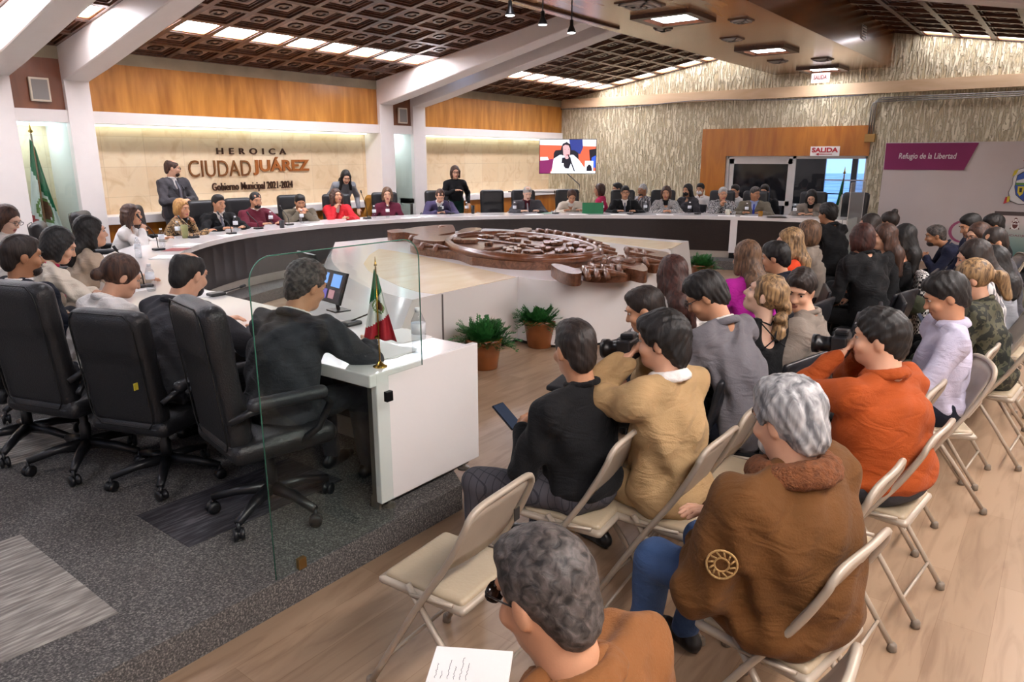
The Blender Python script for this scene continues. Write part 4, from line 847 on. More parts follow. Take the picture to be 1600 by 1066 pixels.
def cloth(name, c, rough=.85, var=.08, wr=.32, **k):
    m = mat('cloth_'+name, c, rough, var=var, vs=7, bump=.25, bs=160, spec=.25, sheen=.03, **k); t = m.node_tree; b0 = [n for n in t.nodes if n.type == 'BUMP'][0]
    nz = t.nodes.new('ShaderNodeTexNoise'); nz.inputs['Scale'].default_value = 5.5; nz.inputs['Detail'].default_value = 2.5; nz.inputs['Distortion'].default_value = 1.4; mp = t.nodes.new('ShaderNodeMapping'); mp.inputs['Scale'].default_value = (1, 1, 2.4); mp.inputs['Rotation'].default_value = (.3, .5, 0); tc = t.nodes.new('ShaderNodeTexCoord')
    t.links.new(tc.outputs['Object'], mp.inputs[0]); t.links.new(mp.outputs[0], nz.inputs[0]); b1 = t.nodes.new('ShaderNodeBump'); b1.inputs['Strength'].default_value = wr; b1.inputs['Distance'].default_value = .05; t.links.new(nz.outputs[0], b1.inputs['Height']); t.links.new(b1.outputs[0], b0.inputs['Normal']); return m
def pattern(name, kind, cs, sc_=30., stretch=(1, 1, 1)):
    N = NT('cloth_'+name); N.b.inputs['Roughness'].default_value = .85; mp = N.coord(stretch)
    if kind == 'check':
        t = N.n('TexChecker', i_Scale=sc_); t.inputs['Color1'].default_value = lin(cs[0]); t.inputs['Color2'].default_value = lin(cs[1]); N.l(mp, 'Vector', t, 'Vector'); N.l(t, 'Color', N.b, 'Base Color')
    elif kind == 'noise':
        t = N.n('TexNoise', i_Scale=sc_, i_Detail=2., i_Distortion=.4); N.l(mp, 'Vector', t, 'Vector'); n = len(cs); r = N.ramp(t, 'Fac', [(.34+.32*i/max(1, n-1), c) for i, c in enumerate(cs)], 'CONSTANT'); N.l(r, 'Color', N.b, 'Base Color')
    elif kind == 'plaid':
        a = N.n('TexBrick', i_Scale=1., i_Mortar_Size=.0022, i_Mortar_Smooth=.3, i_Brick_Width=sc_, i_Row_Height=sc_); a.offset = 0
        a.inputs['Color1'].default_value = lin(cs[0]); a.inputs['Color2'].default_value = lin(cs[0]); a.inputs['Mortar'].default_value = lin(cs[1]); mp.inputs['Rotation'].default_value = (0, 0, 0); N.l(mp, 'Vector', a, 'Vector'); N.l(a, 'Color', N.b, 'Base Color')
    return N.m
CL = dict(charcoal=cloth('charcoal_wool', 0x36363b), grey=cloth('mid_grey_wool', 0x6b686d), dkgrey=cloth('dark_grey_wool', 0x454347), navy=cloth('navy_wool', 0x20243a), ink=cloth('blue_black', 0x161a26), black=cloth('black', 0x131315), white=cloth('white_cotton', 0xdfdad6, var=.03), cream=cloth('cream', 0xd8cdbd, var=.04), beige=cloth('beige', 0xb3a18e), tan=cloth('tan_gabardine', 0xa88a62), burg=cloth('burgundy', 0x5d1a2a), red=cloth('bright_red', 0xc4252e), wine=cloth('wine_knit', 0x5a1c30), purple=cloth('dusty_violet_wool', 0x47405f), olive=cloth('olive_tweed', 0x686052), magenta=cloth('vivid_magenta', 0xa81f8e), orange=cloth('rust_orange', 0x9c4516, var=.06), orangered=cloth('orange_red', 0xd8451f), brown=cloth('brown_suede', 0x5c3a18, var=.12), brown2=cloth('camel_suede', 0x7c4f2a, var=.1), lav=cloth('pale_lavender', 0xb6b2c6, var=.04), taupe=cloth('taupe', 0x857a70), green=cloth('dark_green', 0x17352d), jeans=cloth('blue_jeans', 0x3d5680, var=.18), khaki=cloth('army_green', 0x3c4030), tie=cloth('grey_tie', 0x66666f, .5), tiedk=cloth('dark_tie', 0x23252e, .5), pink=cloth('hot_pink', 0xc02c5a), blue=cloth('royal_blue', 0x2d3f9a), bluesh=cloth('light_blue_shirt', 0x9aa6cf), camel=cloth('mustard_coat', 0x9a6a24), fur=mat('brown_fleece_fur', 0x6a3d1e, .95, var=.3, vs=60, bump=1, bs=120), maroon=cloth('maroon_shirt', 0x4a1420),
    leopard=pattern('leopard_print', 'noise', [0xa8865c, 0x2c2018, 0x8d6f4a], 55.), hound=pattern('houndstooth', 'check', [0xd6d3d0, 0x33363e], 75.), houndbig=pattern('big_houndstooth', 'check', [0xe0dcd8, 0x111113], 42.), camo=pattern('camouflage', 'noise', [0x1e1f18, 0x4c4a38, 0x2c3022], 22.), marl=pattern('black_and_white_marl', 'noise', [0x26262a, 0xb6b4b4, 0x4a4a50], 60.), plaid=pattern('grey_plaid', 'plaid', [0x4a484e, 0x2e2e36], .035), greym=cloth('grey_marl', 0x85878d), stripe=pattern('grey_stripe', 'check', [0xc4c2c2, 0x6a686c], 30., (1, 1, .001)))
shoe_m = mat('black_shoe_leather', 0x121214, .3); frame_m = mat('spectacle_frame', 0x1a1412, .3, .3); mask_m = mat('white_face_mask', 0xe4e4e6, .7); maskk = mat('black_face_mask', 0x1a1a1c, .7)
phone_k = mat('phone_dark', 0x16181f, .2); phone_b = mat('phone_case_blue', 0x3a5da0, .4); lens = mat('camera_lens_glass', 0x101018, .08)
def V3(*a): return Vector(a)
def ik(S, T, l1, l2, pole):
    d = T-S; L = d.length; mx = (l1+l2)*.985
    if L > mx: T = S+d*(mx/L); d = T-S; L = mx
    L = max(L, abs(l1-l2)+.02); a = (l1*l1-l2*l2+L*L)/(2*L); h = math.sqrt(max(0, l1*l1-a*a)); u = d.normalized(); p = pole-u*pole.dot(u); p.normalize(); return S+u*a+p*h, T
ARMS = {  # wrists relative to the neck base (x out, y forward) and height above the hip, per side; elbows pole
    'desk': lambda s: (V3(s*.16, .40, .24), V3(s*.9, -.1, -.7)), 'desk_close': lambda s: (V3(s*.07, .32, .23), V3(s*1, -.1, -.5)), 'phone': lambda s: (V3(s*.075, .27, .20), V3(s*.7, -.3, -1)), 'lap': lambda s: (V3(s*.10, .24, .10), V3(s*.8, -.4, -.6)), 'thigh': lambda s: (V3(s*.16, .25, .08), V3(s*.8, -.4, -.6)),
    'camera': lambda s: (V3(s*.085, .20, .60), V3(s*.8, .2, -1)), 'chin': lambda s: (V3(s*.05, .19, .42), V3(s*.6, .3, -1)), 'clasp': lambda s: (V3(s*.04, .26, .42), V3(s*.8, .2, -1)), 'side': lambda s: (V3(s*.25, .02, -.05), V3(s*.5, -1, 0)), 'belly': lambda s: (V3(s*.06, .22, .20), V3(s*1, -.3, -.5)), 'cross': lambda s: (V3(-s*.08, .20, .22), V3(s*1, -.2, -.6)), 'ear': lambda s: (V3(s*.11, .05, .52), V3(s*.9, .3, -.6)), 'backrest': lambda s: (V3(s*.42, -.16, .30), V3(s*.6, -1, -.2)), 'chairback': lambda s: (V3(s*.30, .32, .12), V3(s*.6, -.3, -.7))}
def person(label, faz=None, px=None, at=None, zh=1.17, head=0., seat=.45, floor=0., lean=.12, turn=0., nod=.1, tilt=0., arms=('lap', 'lap'), top=('sweater', 'black'), legs='charcoal', hair=('short', 'k'), sk='m', fem=False, fat=1., h=.012, stand=False, glasses=False, beard=None, face=True, mask=None, sz=1., group=None, ears=True, legpose=None, ph=None, collar=None, side=0., loc=None, spinefwd=0.):
    """head = compass heading (0 faces the back wall, 90 the side wall). px = where the photo shows the head's centre."""
    if faz is not None: turn = math.radians(faz-head)
    H_ = math.radians(head); ph = random.uniform(0, 6) if ph is None else ph
    hip = (.93 if stand else seat+.095)*(sz if stand else 1)
    P = V3(0, 0, hip); sp1 = rot(0, lean*.75) if not side else rot(0, lean*.75) @ Matrix.Rotation(side, 3, 'Y'); sp2 = rot(0, lean*1.25+spinefwd) @ (Matrix.Rotation(side, 3, 'Y') if side else Matrix.Identity(3)); up1 = sp1 @ V3(0, 0, 1); up2 = sp2 @ V3(0, 0, 1)
    hd = rot(0, lean*.9+nod*.4) @ V3(0, 0, 1)
    want = zh-floor; unit = up1.z*.25+up2.z*.25; neck = hd.z*.168
    t = max(.84, min(1.2, (want-hip-neck*sz)/unit)) if not stand else (want-neck*sz-hip)/unit
    C = P+up1*.25*t; N_ = C+up2*.25*t; hc = N_+hd*.168*sz+V3(0, .022, 0)
    HM = rot(turn, nod, tilt)
    if at is None: q = W(px[0], px[1], floor+hc.z); at = (q.x, q.y)
    if loc is None:
        R2 = Matrix.Rotation(-H_, 3, 'Z'); o_ = R2 @ V3(hc.x, hc.y, 0); loc = (at[0]-o_.x, at[1]-o_.y)
    e = empty('person', (loc[0], loc[1], floor), -H_, label, 'person', group)
    e['hc'] = 0; del e['hc']
    S_ = SK[sk]; sw = (.165 if fem else .195)*sz*(1+.3*(fat-1)); fr_x = sp2 @ V3(1, 0, 0)
    if side: pass
    shy = .02*(1 if arms[0] in ('side',) else 2)
    SH = {s: N_-up2*.055+fr_x*(s*sw)+V3(0, shy*.5, 0) for s in (-1, 1)}
    AR = {}
    for s, a in ((-1, arms[0]), (1, arms[1])):
        if isinstance(a, tuple): T, pole = V3(*a[:3]), V3(s*.8, -.3, -.7)
        else: T, pole = ARMS[a](s); T = V3(T.x, N_.y*.75+T.y, hip+T.z)
        if a == 'camera': T.z = hc.z-.10; T.y = hc.y+.13
        if a == 'chin': T.z = hc.z-.19; T.y = hc.y+.10
        if a == 'clasp': T.z = hc.z-.16; T.y = hc.y+.13
        if a == 'ear': T.z = hc.z-.08; T.y = hc.y+.05
        if a in ('desk', 'desk_close') and not stand: T.z = (TZ-floor)+.035
        E_, T = ik(SH[s], T, .285*sz, .255*sz, pole); AR[s] = (SH[s], E_, T, a)
    # ---- legs
    LG = {}
    for s in (-1, 1):
        hj = P+V3(s*.092, .0, -.01)
        if stand: kn = V3(s*.10, .03, .50*sz); an = V3(s*.11, 0, .09)
        elif legpose == 'wide': kn = V3(s*.24, .40, seat+.06); an = V3(s*.22, .42, .09)
        elif legpose == 'crossed': kn = V3(s*.06, .44, seat+(.17 if s < 0 else .07)); an = V3(.16 if s < 0 else .06, .56 if s < 0 else .44, .26 if s < 0 else .09)
        elif legpose == 'tucked': kn = V3(s*.13, .42, seat+.06); an = V3(s*.10, .22, .09)
        else: kn = V3(s*.13, .44, seat+.06); an = V3(s*.13, .50, .09)
        LG[s] = (hj, kn, an)
    # ---- the body: one continuous surface
    b = Solid(); wn = (.044 if fem else .052)*(1+.5*(fat-1))
    def HC(x, y, z): return hc+HM @ V3(x*sz, y*sz, z*sz)
    def hr(*r): return [q*sz for q in r]
    b.el(HC(0, -.012, .028), hr(.073, .094, .088), HM, .02).el(HC(0, .025, -.035), hr(.060*(.94 if fem else 1)*(1+.25*(fat-1)), .070, .084), HM, .03).el(HC(0, .060, -.093), hr(.030, .030, .024), HM, .035)
    b.rc(HC(0, .090, .004), HC(0, .106, -.032), .008*sz, .0135*sz, .014).el(HC(0, .078, .028), hr(.052, .020, .013), HM, .02)
    for s in (-1, 1):
        b.el(HC(s*.032, .100, .006), hr(.016, .012, .011), HM, .010, -1)
        b.rc(HC(s*.020, .090, .0145), HC(s*.043, .086, .0135), .0048*sz, .0048*sz, .006)
        if ears: b.el(HC(s*.075, -.008, -.010), hr(.010, .020, .032), HM, .008)
        b.el(HC(s*.040, .068, -.035), hr(.024, .022, .022), HM, .02); b.rc(HC(s*.003, .108, -.034), HC(s*.013, .098, -.036), .009*sz, .007*sz, .008)
    b.el(HC(0, .088, -.064), hr(.024, .012, .008), HM, .008).el(HC(0, .085, -.076), hr(.020, .012, .008), HM, .008)
    b.rc(HC(0, -.020, -.06), N_+V3(0, -.005, 0), wn*sz, wn*1.12*sz, .035)
    b.rc(SH[-1]+V3(0, 0, -.02), SH[1]+V3(0, 0, -.02), .045, .045, .06).el(C, (.125, .085, .16), sp2, .06).el(P+up1*.08, (.12, .09, .15), sp1, .06)
    for s in (-1, 1):
        A, E_, T, a = AR[s]; b.rc(A, E_, .044*sz, .036*sz, .04).rc(E_, T, .036*sz, .025*sz, .02)
        hj, kn, an = LG[s]; b.rc(hj, kn, .062, .044, .03).rc(kn, an, .042, .028, .02)
        # hand: palm, four fingers of unequal length with a knuckle bend, thumb from the palm's side
        f = (T-E_).normalized()
        if a in ('camera', 'chin', 'clasp', 'phone', 'lap', 'desk_close', 'belly'): f = (f*.5+V3(-s*.55, .25, .25 if a in ('camera', 'chin', 'clasp') else -.05)).normalized()
        up_ = V3(0, 0, 1) if a not in ('camera', 'ear', 'chin', 'clasp', 'phone') else V3(s*.6, .5, .5)
        if a in ('camera',): up_ = V3(s*1., .3, 0)
        nz_ = (up_-f*up_.dot(f)).normalized(); xx = f.cross(nz_)*(s)                # xx points to the thumb side
        if xx.dot(V3(-s, 0, 0)) < 0 and a not in ('side',): xx = -xx
        if (T-hc).length < .5 or True:
            pc = T+f*.045; Rh = Matrix((xx, f, nz_)).transposed(); b.el(pc, (.038*sz, .048*sz, .016*sz), Rh, .02)
            cu = .9 if a in ('phone', 'camera', 'clasp', 'chin', 'ear') else .45
            for k, (ox, L) in enumerate(((.028, .070), (.010, .080), (-.009, .074), (-.027, .058))):
                r0 = T+f*.082+xx*ox*sz; d1 = (f*math.cos(cu*.5)-nz_*math.sin(cu*.5)+xx*ox*2.5).normalized(); m1 = r0+d1*L*.5*sz; d2 = (f*math.cos(cu*1.6)-nz_*math.sin(cu*1.6)).normalized(); b.rc(r0, m1, .0095*sz, .0085*sz, .004).rc(m1, m1+d2*L*.5*sz, .0085*sz, .0070*sz, .003)
            t0 = T+f*.025+xx*.028; t1 = t0+(xx*.8+f*.7-nz_*.3).normalized()*.036*sz; b.rc(t0, t1, .012, .010, .008).rc(t1, t1+(f*.9+xx*.2-nz_*.4).normalized()*.030*sz, .010, .008, .003)
    HMi = np.array(HM.transposed()); hcn = np.array(hc)
    def lipi(c):
        q = (c-hcn) @ HMi.T/sz; return np.where((np.abs(q[:, 0]) < .023) & (np.abs(q[:, 2]+.069) < .0125-.3*np.abs(q[:, 0])*.5) & (q[:, 1] > .085), 1, 0)
    hb = h*.75 if h <= .012 else h*.8
    b.build('body', hb, [S_, lipm if fem else mat('lips_male', 0x8a5448, .5)], e, lipi)
    if face:
        for s in (-1, 1):
            m_ = MB(); c = HC(s*.031, .0825, .004); Mx = HM.to_4x4(); Mx.translation = c
            m_.lathe([(.0004*sz, -.0105*sz), (.006*sz, -.0075*sz), (.0092*sz, -.0*sz), (.006*sz, .0075*sz), (.0004, .0105*sz)], 10, 0, Mx @ Matrix.Rotation(PI/2, 4, 'Y')); c2 = HC(s*.031, .0900, .0035); M2 = HM.to_4x4(); M2.translation = c2; m_.lathe([(.0058*sz, -.002), (.0052*sz, .0016), (.001, .0026)], 10, 1, M2 @ Matrix.Rotation(-PI/2, 4, 'X')); m_.build('eye', [eyew, iris], e, True)
        for s in (-1, 1):
            m_ = MB(); m_.tube([HC(s*.016, .099, .021), HC(s*.030, .101, .026), HC(s*.048, .088, .021)], [.003*sz, .0038*sz, .002*sz], 6)
            m_.build('eyebrow', HR[hair[1] if hair[1] not in 'gsoy' else 'b'] if hair[1] != 's' else HR['s'], e, True)
    # ---- hair
    st, hc_ = hair; hm = HR[hc_]; s = Solid(); a_ = .0018; fine = 230
    def plane(nfront, nback, g0=0.0):
        def fn(g, X, Y, Z):
            x, y, z = X-hc.x, Y-hc.y, Z-hc.z; q = [(x*HM[0][i]+y*HM[1][i]+z*HM[2][i])/sz for i in range(3)]
            ln = nback+(nfront-nback)*np.clip((q[1]+.1)/.19, 0, 1.2)**1.25; return np.maximum(g, (ln-q[2])*sz*.8)
        return fn
    if st in ('short', 'full', 'buzz', 'balding', 'tonsure', 'receding', 'curlyshort', 'fringe'):
        g_ = {'short': .009, 'full': (.022 if hc_ == 'g' else .016), 'buzz': .006, 'balding': .009, 'tonsure': .009, 'receding': .010, 'curlyshort': .026, 'fringe': .02}[st]
        s.el(HC(0, -.014, .032), hr(.073+g_, .094+g_*.9, .088+g_), HM, .01)
        if st in ('full', 'curlyshort'): s.el(HC(0, .03, .085), hr(.062, .065, .042), HM, .03)
        if st in ('short',): s.el(HC(0, .03, .088), hr(.055, .06, .03), HM, .03)
        if st == 'fringe': s.el(HC(0, .055, .075), hr(.068, .05, .042), HM, .02); s.el(HC(0, -.075, -.06), hr(.06, .04, .06), HM, .03)
        if st == 'full' and hc_ == 'g': s.el(HC(0, -.085, -.045), hr(.066, .035, .055), HM, .03)
        s.el(HC(0, -.066, -.040), hr(.056, .040+g_*.5, .058), HM, .03)
        s.el(HC(0, .10, -.045), hr(.085, .105, .095), HM, .01, -1)
        for q in (-1, 1): s.el(HC(q*.085, .006, -.028), hr(.022, .026, .040), HM, .006, -1)
        if st == 'balding': s.el(HC(0, .035, .135), hr(.075, .11, .055), HM, .015, -1)
        if st == 'tonsure': s.el(HC(0, -.01, .125), hr(.062, .085, .045), HM, .012, -1)
        if st == 'receding': s.el(HC(-.045, .085, .09), hr(.03, .05, .04), HM, .012, -1).el(HC(.045, .085, .09), hr(.03, .05, .04), HM, .012, -1)
        s.post.append(plane(.06 if st != 'fringe' else .03, -.108 if st != 'fringe' else -.13))
        s.el(HC(0, -.068, -.055), hr(.055, .038, .050), HM, .03) if 0 else None
        s.build('hair', h*.75 if h <= .012 else h*.8, hm, e, noise=strands(a_*(1.7 if st in ('full', 'fringe', 'curlyshort') else .8), fine, ph))
    elif st != 'none':
        g_ = .016; s.el(HC(0, -.018, .030), hr(.075+g_, .096+g_*.8, .088+g_), HM, .02)
        bk = sp2 @ V3(0, -1, 0)
        if st in ('long', 'longstraight', 'longwavy'):
            L = .30 if st != 'longstraight' else .40; w_ = .085
            s.el(HC(0, -.05, -.06), hr(.086, .062, .105), HM, .03); ep = N_+bk*.095-up2*(L-.20); s.rc(HC(0, -.07, -.08), N_+bk*.085-up2*.02, .065*sz, .066*sz, .05); s.rc(N_+bk*.085+fr_x*.035, ep+fr_x*.05, .052, .032, .05).rc(N_+bk*.085-fr_x*.035, ep-fr_x*.05, .052, .032, .05)
            for q in (-1, 1): s.rc(HC(q*.078, .0, .0), HC(q*.082, .0, -.11), .024*sz, .024*sz, .03)
            if st == 'longwavy':
                for q in (-1, 1): s.rc(HC(q*.08, .01, -.10), N_+fr_x*(q*.10)+V3(0, .06, -.10), .028, .026, .03)
        if st == 'bob':
            s.el(HC(0, -.035, -.04), hr(.095, .078, .10), HM, .03)
            for q in (-1, 1): s.rc(HC(q*.076, .015, .02), HC(q*.080, .022, -.095), .026*sz, .020*sz, .03)
        if st == 'curly':
            s.el(HC(0, -.035, -.03), hr(.110, .095, .11), HM, .04)
            for q in (-1, 1): s.rc(HC(q*.085, .0, .0), HC(q*.10, -.01, -.14), .036*sz, .03*sz, .03)
            s.rc(HC(0, -.08, -.08), HC(0, -.10, -.17), .06, .045, .04)
        if st == 'bun': s.el(HC(0, -.125, -.035), hr(.038, .035, .038), HM, .012)
        if st == 'topbun': s.el(HC(0, -.07, .125), hr(.04, .038, .032), HM, .012)
        if st == 'pony':
            s.rc(HC(0, -.11, .0), HC(0, -.15, -.03), .022, .03, .015).rc(HC(0, -.15, -.03), HC(0, -.16, -.16), .042, .028, .03)
        if st == 'ponycurly':
            for k in range(7): s.el(HC(.03*math.sin(k*2.4), -.12-.008*k, -.01-.035*k), hr(.042, .04, .036), HM, .02)
        s.el(HC(0, .108, -.036), hr(.068 if st != 'bun' else .078, .108, .104), HM, .012, -1); s.el(HC(0, .115, -.135), hr(.078, .105, .10), HM, .015, -1)
        if st in ('bun', 'topbun', 'pony', 'ponycurly'):
            for q in (-1, 1): s.el(HC(q*.088, .006, -.028), hr(.024, .03, .045), HM, .006, -1)
            s.post.append(plane(.05, -.095) if st == 'topbun' else (lambda g, X, Y, Z: g))
            s.el(HC(0, -.01, -.13), hr(.09, .085, .06), HM, .01, -1) if st != 'ponycurly' and st != 'pony' and st != 'bun' else s.el(HC(0, .03, -.13), hr(.09, .10, .06), HM, .01, -1)
        s.build('hair', h*.8, hm, e, noise=strands(a_*(2.2 if st in ('curly', 'ponycurly', 'longwavy') else 1.1), 60 if 'cur' in st else fine, ph))
    if beard:
        s = Solid(); s.el(HC(0, .052, -.082), hr(.050, .052, .042), HM, .02).el(HC(0, .094, -.052), hr(.022, .014, .006), HM, .01); s.el(HC(0, .10, -.066), hr(.019, .02, .011), HM, .004, -1).el(HC(0, .06, -.01), hr(.06, .1, .034), HM, .01, -1).rc(HC(0, .09, 0), HC(0, .12, -.04), .02, .02, .004, -1); s.build('beard', h*.65, HR[beard], e, noise=strands(.0012, 200, ph))
    if glasses:
        m_ = MB()
        for q in (-1, 1):
            m_.tube([HC(q*.033+.024*math.cos(a), .112, .002+.018*math.sin(a)) for a in [2*PI*k/14 for k in range(14)]], .0022*sz, 5, closed=True); m_.tube([HC(q*.057, .110, .006), HC(q*.079, .03, .008), HC(q*.080, -.02, -.0)], .002*sz, 5)
            if glasses == 'sun': m_.lathe([(.022*sz, -.001), (.022*sz, .001)], 14, 1, (lambda M4: M4)(Matrix.Translation(HC(q*.033, .112, .002)) @ HM.to_4x4() @ Matrix.Rotation(PI/2, 4, 'X')))
        m_.tube([HC(-.009, .113, .004), HC(.009, .113, .004)], .002*sz, 5); m_.build('glasses', [frame_m, mat('dark_lens', 0x2a1c14, .1)], e, True)
    if mask:
        s = Solid(); s.el(HC(0, .055, -.055), hr(.062, .066, .052), HM, .01); s.el(HC(0, -.03, -.04), hr(.1, .09, .1), HM, .005, -1); s.build('face_mask', h*.8, mask, e)
    # ---- clothes
    kind, mname = top[0], top[1]; m = CL[mname]; bw_ = (.152 if fem else .178)*fat; dp = (.100 if fem else .120)*fat; belly = dp*(1.0+.35*(fat-1)*2.2)
    hem_on = kind in ('suit', 'jacket', 'coat')
    def torso(g, ex, arms_=True, cuff=0.0, rise=0.0, armx=0):
        g.el(C+up2*.02, (bw_+ex, dp+ex, .20), sp2, .05).el(P+up1*.10+V3(0, .012*fat, 0), (bw_*.93+ex, belly+ex, .15), sp1, .06)
        g.rc(SH[-1]+V3(.015, 0, -.012), SH[1]+V3(-.015, 0, -.012), .056*sz+ex, .056*sz+ex, .05)
        for s_ in (-1, 1):
            g.rc(N_+fr_x*(s_*.05)+V3(0, -.012, -.012+rise), SH[s_]+V3(0, -.005, .004), .046+ex, .050+ex, .05)
            if fem: g.el(C+up2*.035+fr_x*(s_*.068)+(sp2 @ V3(0, dp*.72, 0)), (.062, .055, .062), sp2, .04)
        if arms_:
            for s_ in (-1, 1):
                A, E_, T, a = AR[s_]; af = (1+.35*(fat-1)); dn = (T-E_).normalized(); end = E_+(T-E_)*(1-cuff)
                g.rc(A, E_, (.060*af*(.88 if fem else 1))*sz+ex+armx, (.051*af*(.9 if fem else 1))*sz+ex+armx, .035)
                g.rc(E_, end, (.050*af*(.9 if fem else 1))*sz+ex+armx, .034*sz+ex+armx*.6, .02)
        return g
    amp = .008 if hem_on else .006
    if h <= .012: amp *= 1.15
    if kind == 'suit':
        sh = torso(Solid(), -.018, False); sh.rc(HC(0, -.02, -.10)*.35+N_*.65, N_+V3(0, .01, -.02), wn+.006, wn+.004, .02); sho = sh.build('shirt', max(h, .012), CL[top[2] if len(top) > 2 else 'white'], e)
        g = torso(Solid(), .010, True, .06); g.el(P+V3(0, 0, -.01), (bw_+.016, dp+.036, .13), sp1, .05)
        # open front: a wedge from the collar to the button point
        n0 = N_+(sp2 @ V3(0, .055, .05)); n1 = C+(sp2 @ V3(0, dp+.06, -.03)); g.rc(n0, n1, .060, .010, .010, -1); g.rc(n0, n0+V3(0, .16, .02), .055, .07, .01, -1)
        g.rc(N_+V3(0, .012, .055), HC(0, -.01, -.04), wn+.002, wn+.02, .006, -1)
        jk = g.build('jacket', h, m, e, noise=folds(amp, 24, ph))
        if len(top) > 3 and top[3]:
            k_ = N_+(sp2 @ V3(0, wn+.022, -.02)); pt = [k_, C+(sp2 @ V3(0, dp+.012, .10)), C+(sp2 @ V3(0, dp+.018, -.02)), C+(sp2 @ V3(0, dp+.01, -.10))]
            s = Solid(); s.rc(pt[0], pt[1], .015, .017, .01).rc(pt[1], pt[2], .017, .024, .01).rc(pt[2], pt[3], .024, .022, .01); s.build('necktie', max(.008, h*.8), CL[top[3]], e)
        g = Solid(); r_ = wn+.012
        for k in range(14):
            a1 = 2*PI*(k/14)+PI/2+.25; a2 = 2*PI*((k+1)/14)+PI/2+.25
            if k < 13: g.rc(N_+(sp2 @ V3(math.cos(a1)*r_, math.sin(a1)*r_, .030)), N_+(sp2 @ V3(math.cos(a2)*r_, math.sin(a2)*r_, .030)), .011, .011, .012)
        g.build('shirt_collar', min(h, .009), CL[top[2] if len(top) > 2 else 'white'], sho); g = Solid(); r_ = wn+.028
        for k in range(12):
            a1 = PI*.95+PI*1.1*(k/12); a2 = PI*.95+PI*1.1*((k+1)/12); g.rc(N_+(sp2 @ V3(math.cos(a1)*r_, math.sin(a1)*r_, .012)), N_+(sp2 @ V3(math.cos(a2)*r_, math.sin(a2)*r_, .012)), .017, .017, .015)
        g.build('jacket_collar', min(h, .011), m, jk)
        # lapels
        m_ = MB()
        for q in (-1, 1):
            a0 = N_+(sp2 @ V3(q*.062, .018, .028)); a1 = C+(sp2 @ V3(q*.070, dp+.012, .11)); a2 = C+(sp2 @ V3(q*.006, dp+.034, -.06)); a3 = C+(sp2 @ V3(q*.105, dp*.86, .12))
            m_.add([a0, a1, a2, a3, a0+V3(0, .008, .004), a1+V3(0, .008, 0), a2+V3(0, .004, 0), a3+V3(0, .008, 0)], [(4, 7, 6, 5), (0, 1, 2, 3), (0, 3, 7, 4), (3, 2, 6, 7), (2, 1, 5, 6), (1, 0, 4, 5)])
        m_.build('lapels', m, jk)
    elif kind == 'straps':
        g = torso(Solid(), .006, False); g.bx(N_+V3(0, -.0, .02), (.3, .3, .085), .02, sp2, .02, -1); g.build('dress', h, m, e, noise=folds(.003, 20, ph))
    elif kind == 'openback':
        g = torso(Solid(), .007, True, .15); g.el(N_+(sp2 @ V3(0, -.10, -.02)), (.085, .07, .125), sp2, .01, -1); g.build('blouse', h, m, e, noise=folds(.003, 20, ph))
        m_ = MB(); bkp = lambda x, z: N_+(sp2 @ V3(x, -dp-.014+abs(z)*.0, z)); m_.tube([N_+(sp2 @ V3(-.06, -.05, .02)), bkp(0, -.07), bkp(.07, -.12)], .004, 6); m_.tube([N_+(sp2 @ V3(.06, -.05, .02)), bkp(0, -.07), bkp(-.07, -.12)], .004, 6); m_.tube([N_+(sp2 @ V3(-.07, .0, .035)), N_+(sp2 @ V3(0, -.07, .0)), N_+(sp2 @ V3(.07, 0, .035))], .005, 6); m_.build('shoulder_straps', m, e, True)
    else:
        thick = {'sweater': .007, 'blouse': .006, 'shirt': .006, 'jacket': .014, 'coat': .020, 'fleece': .024}[kind]; g = torso(Solid(), thick, True, .04 if kind != 'shirt' else .05, 0, .006 if kind == 'fleece' else 0)
        if kind in ('jacket', 'coat', 'fleece'): g.el(P+V3(0, -.01, -.01), (bw_+.025, dp+.045, .12), sp1, .05)
        else: g.el(P+V3(0, -.01, .02), (bw_+.006, dp+.03, .08), sp1, .05)
        if kind in ('sweater',): g.rc(N_+V3(0, 0, -.01), N_+hd*.02, wn+.014, wn+.012, .02)
        if kind == 'turtle': pass
        g.rc(N_+V3(0, .01, .06), HC(0, -.01, -.04), wn+.002, wn+.03, .005, -1)
        if fem and kind in ('blouse', 'jacket'): g.el(N_+(sp2 @ V3(0, .085, .02)), (.05, .06, .075), sp2, .01, -1)
        g.build({'sweater': 'sweater', 'blouse': 'blouse', 'shirt': 'shirt', 'jacket': 'jacket', 'coat': 'jacket', 'fleece': 'jacket'}[kind], h, m, e, noise=folds(amp*(1.25 if kind in ('coat', 'fleece', 'jacket') else 1), 21, ph))
        if len(top) > 2 and top[2]:
            g = Solid(); g.rc(N_+V3(0, .0, .0), N_+hd*.045, wn+.014, wn+.012, .01); g.el(C+up2*.03, (bw_-.012, dp+.001, .19), sp2, .03); g.rc(N_+hd*.06, HC(0, 0, -.02), wn+.003, wn+.02, .004, -1); g.build('shirt', max(h, .012), CL[top[2]], e)
        cm = collar or mname; fur = cm == 'fur'; g = Solid(); r_ = wn+(.038 if fur else .013 if kind != 'coat' else .022); zr = .030 if kind != 'blouse' else .01; rr = .030 if fur else (.013 if kind in ('shirt', 'coat', 'jacket') or collar else .010)
        n_ = 16; a0 = .35 if (kind in ('shirt', 'coat', 'jacket', 'fleece')) else 0
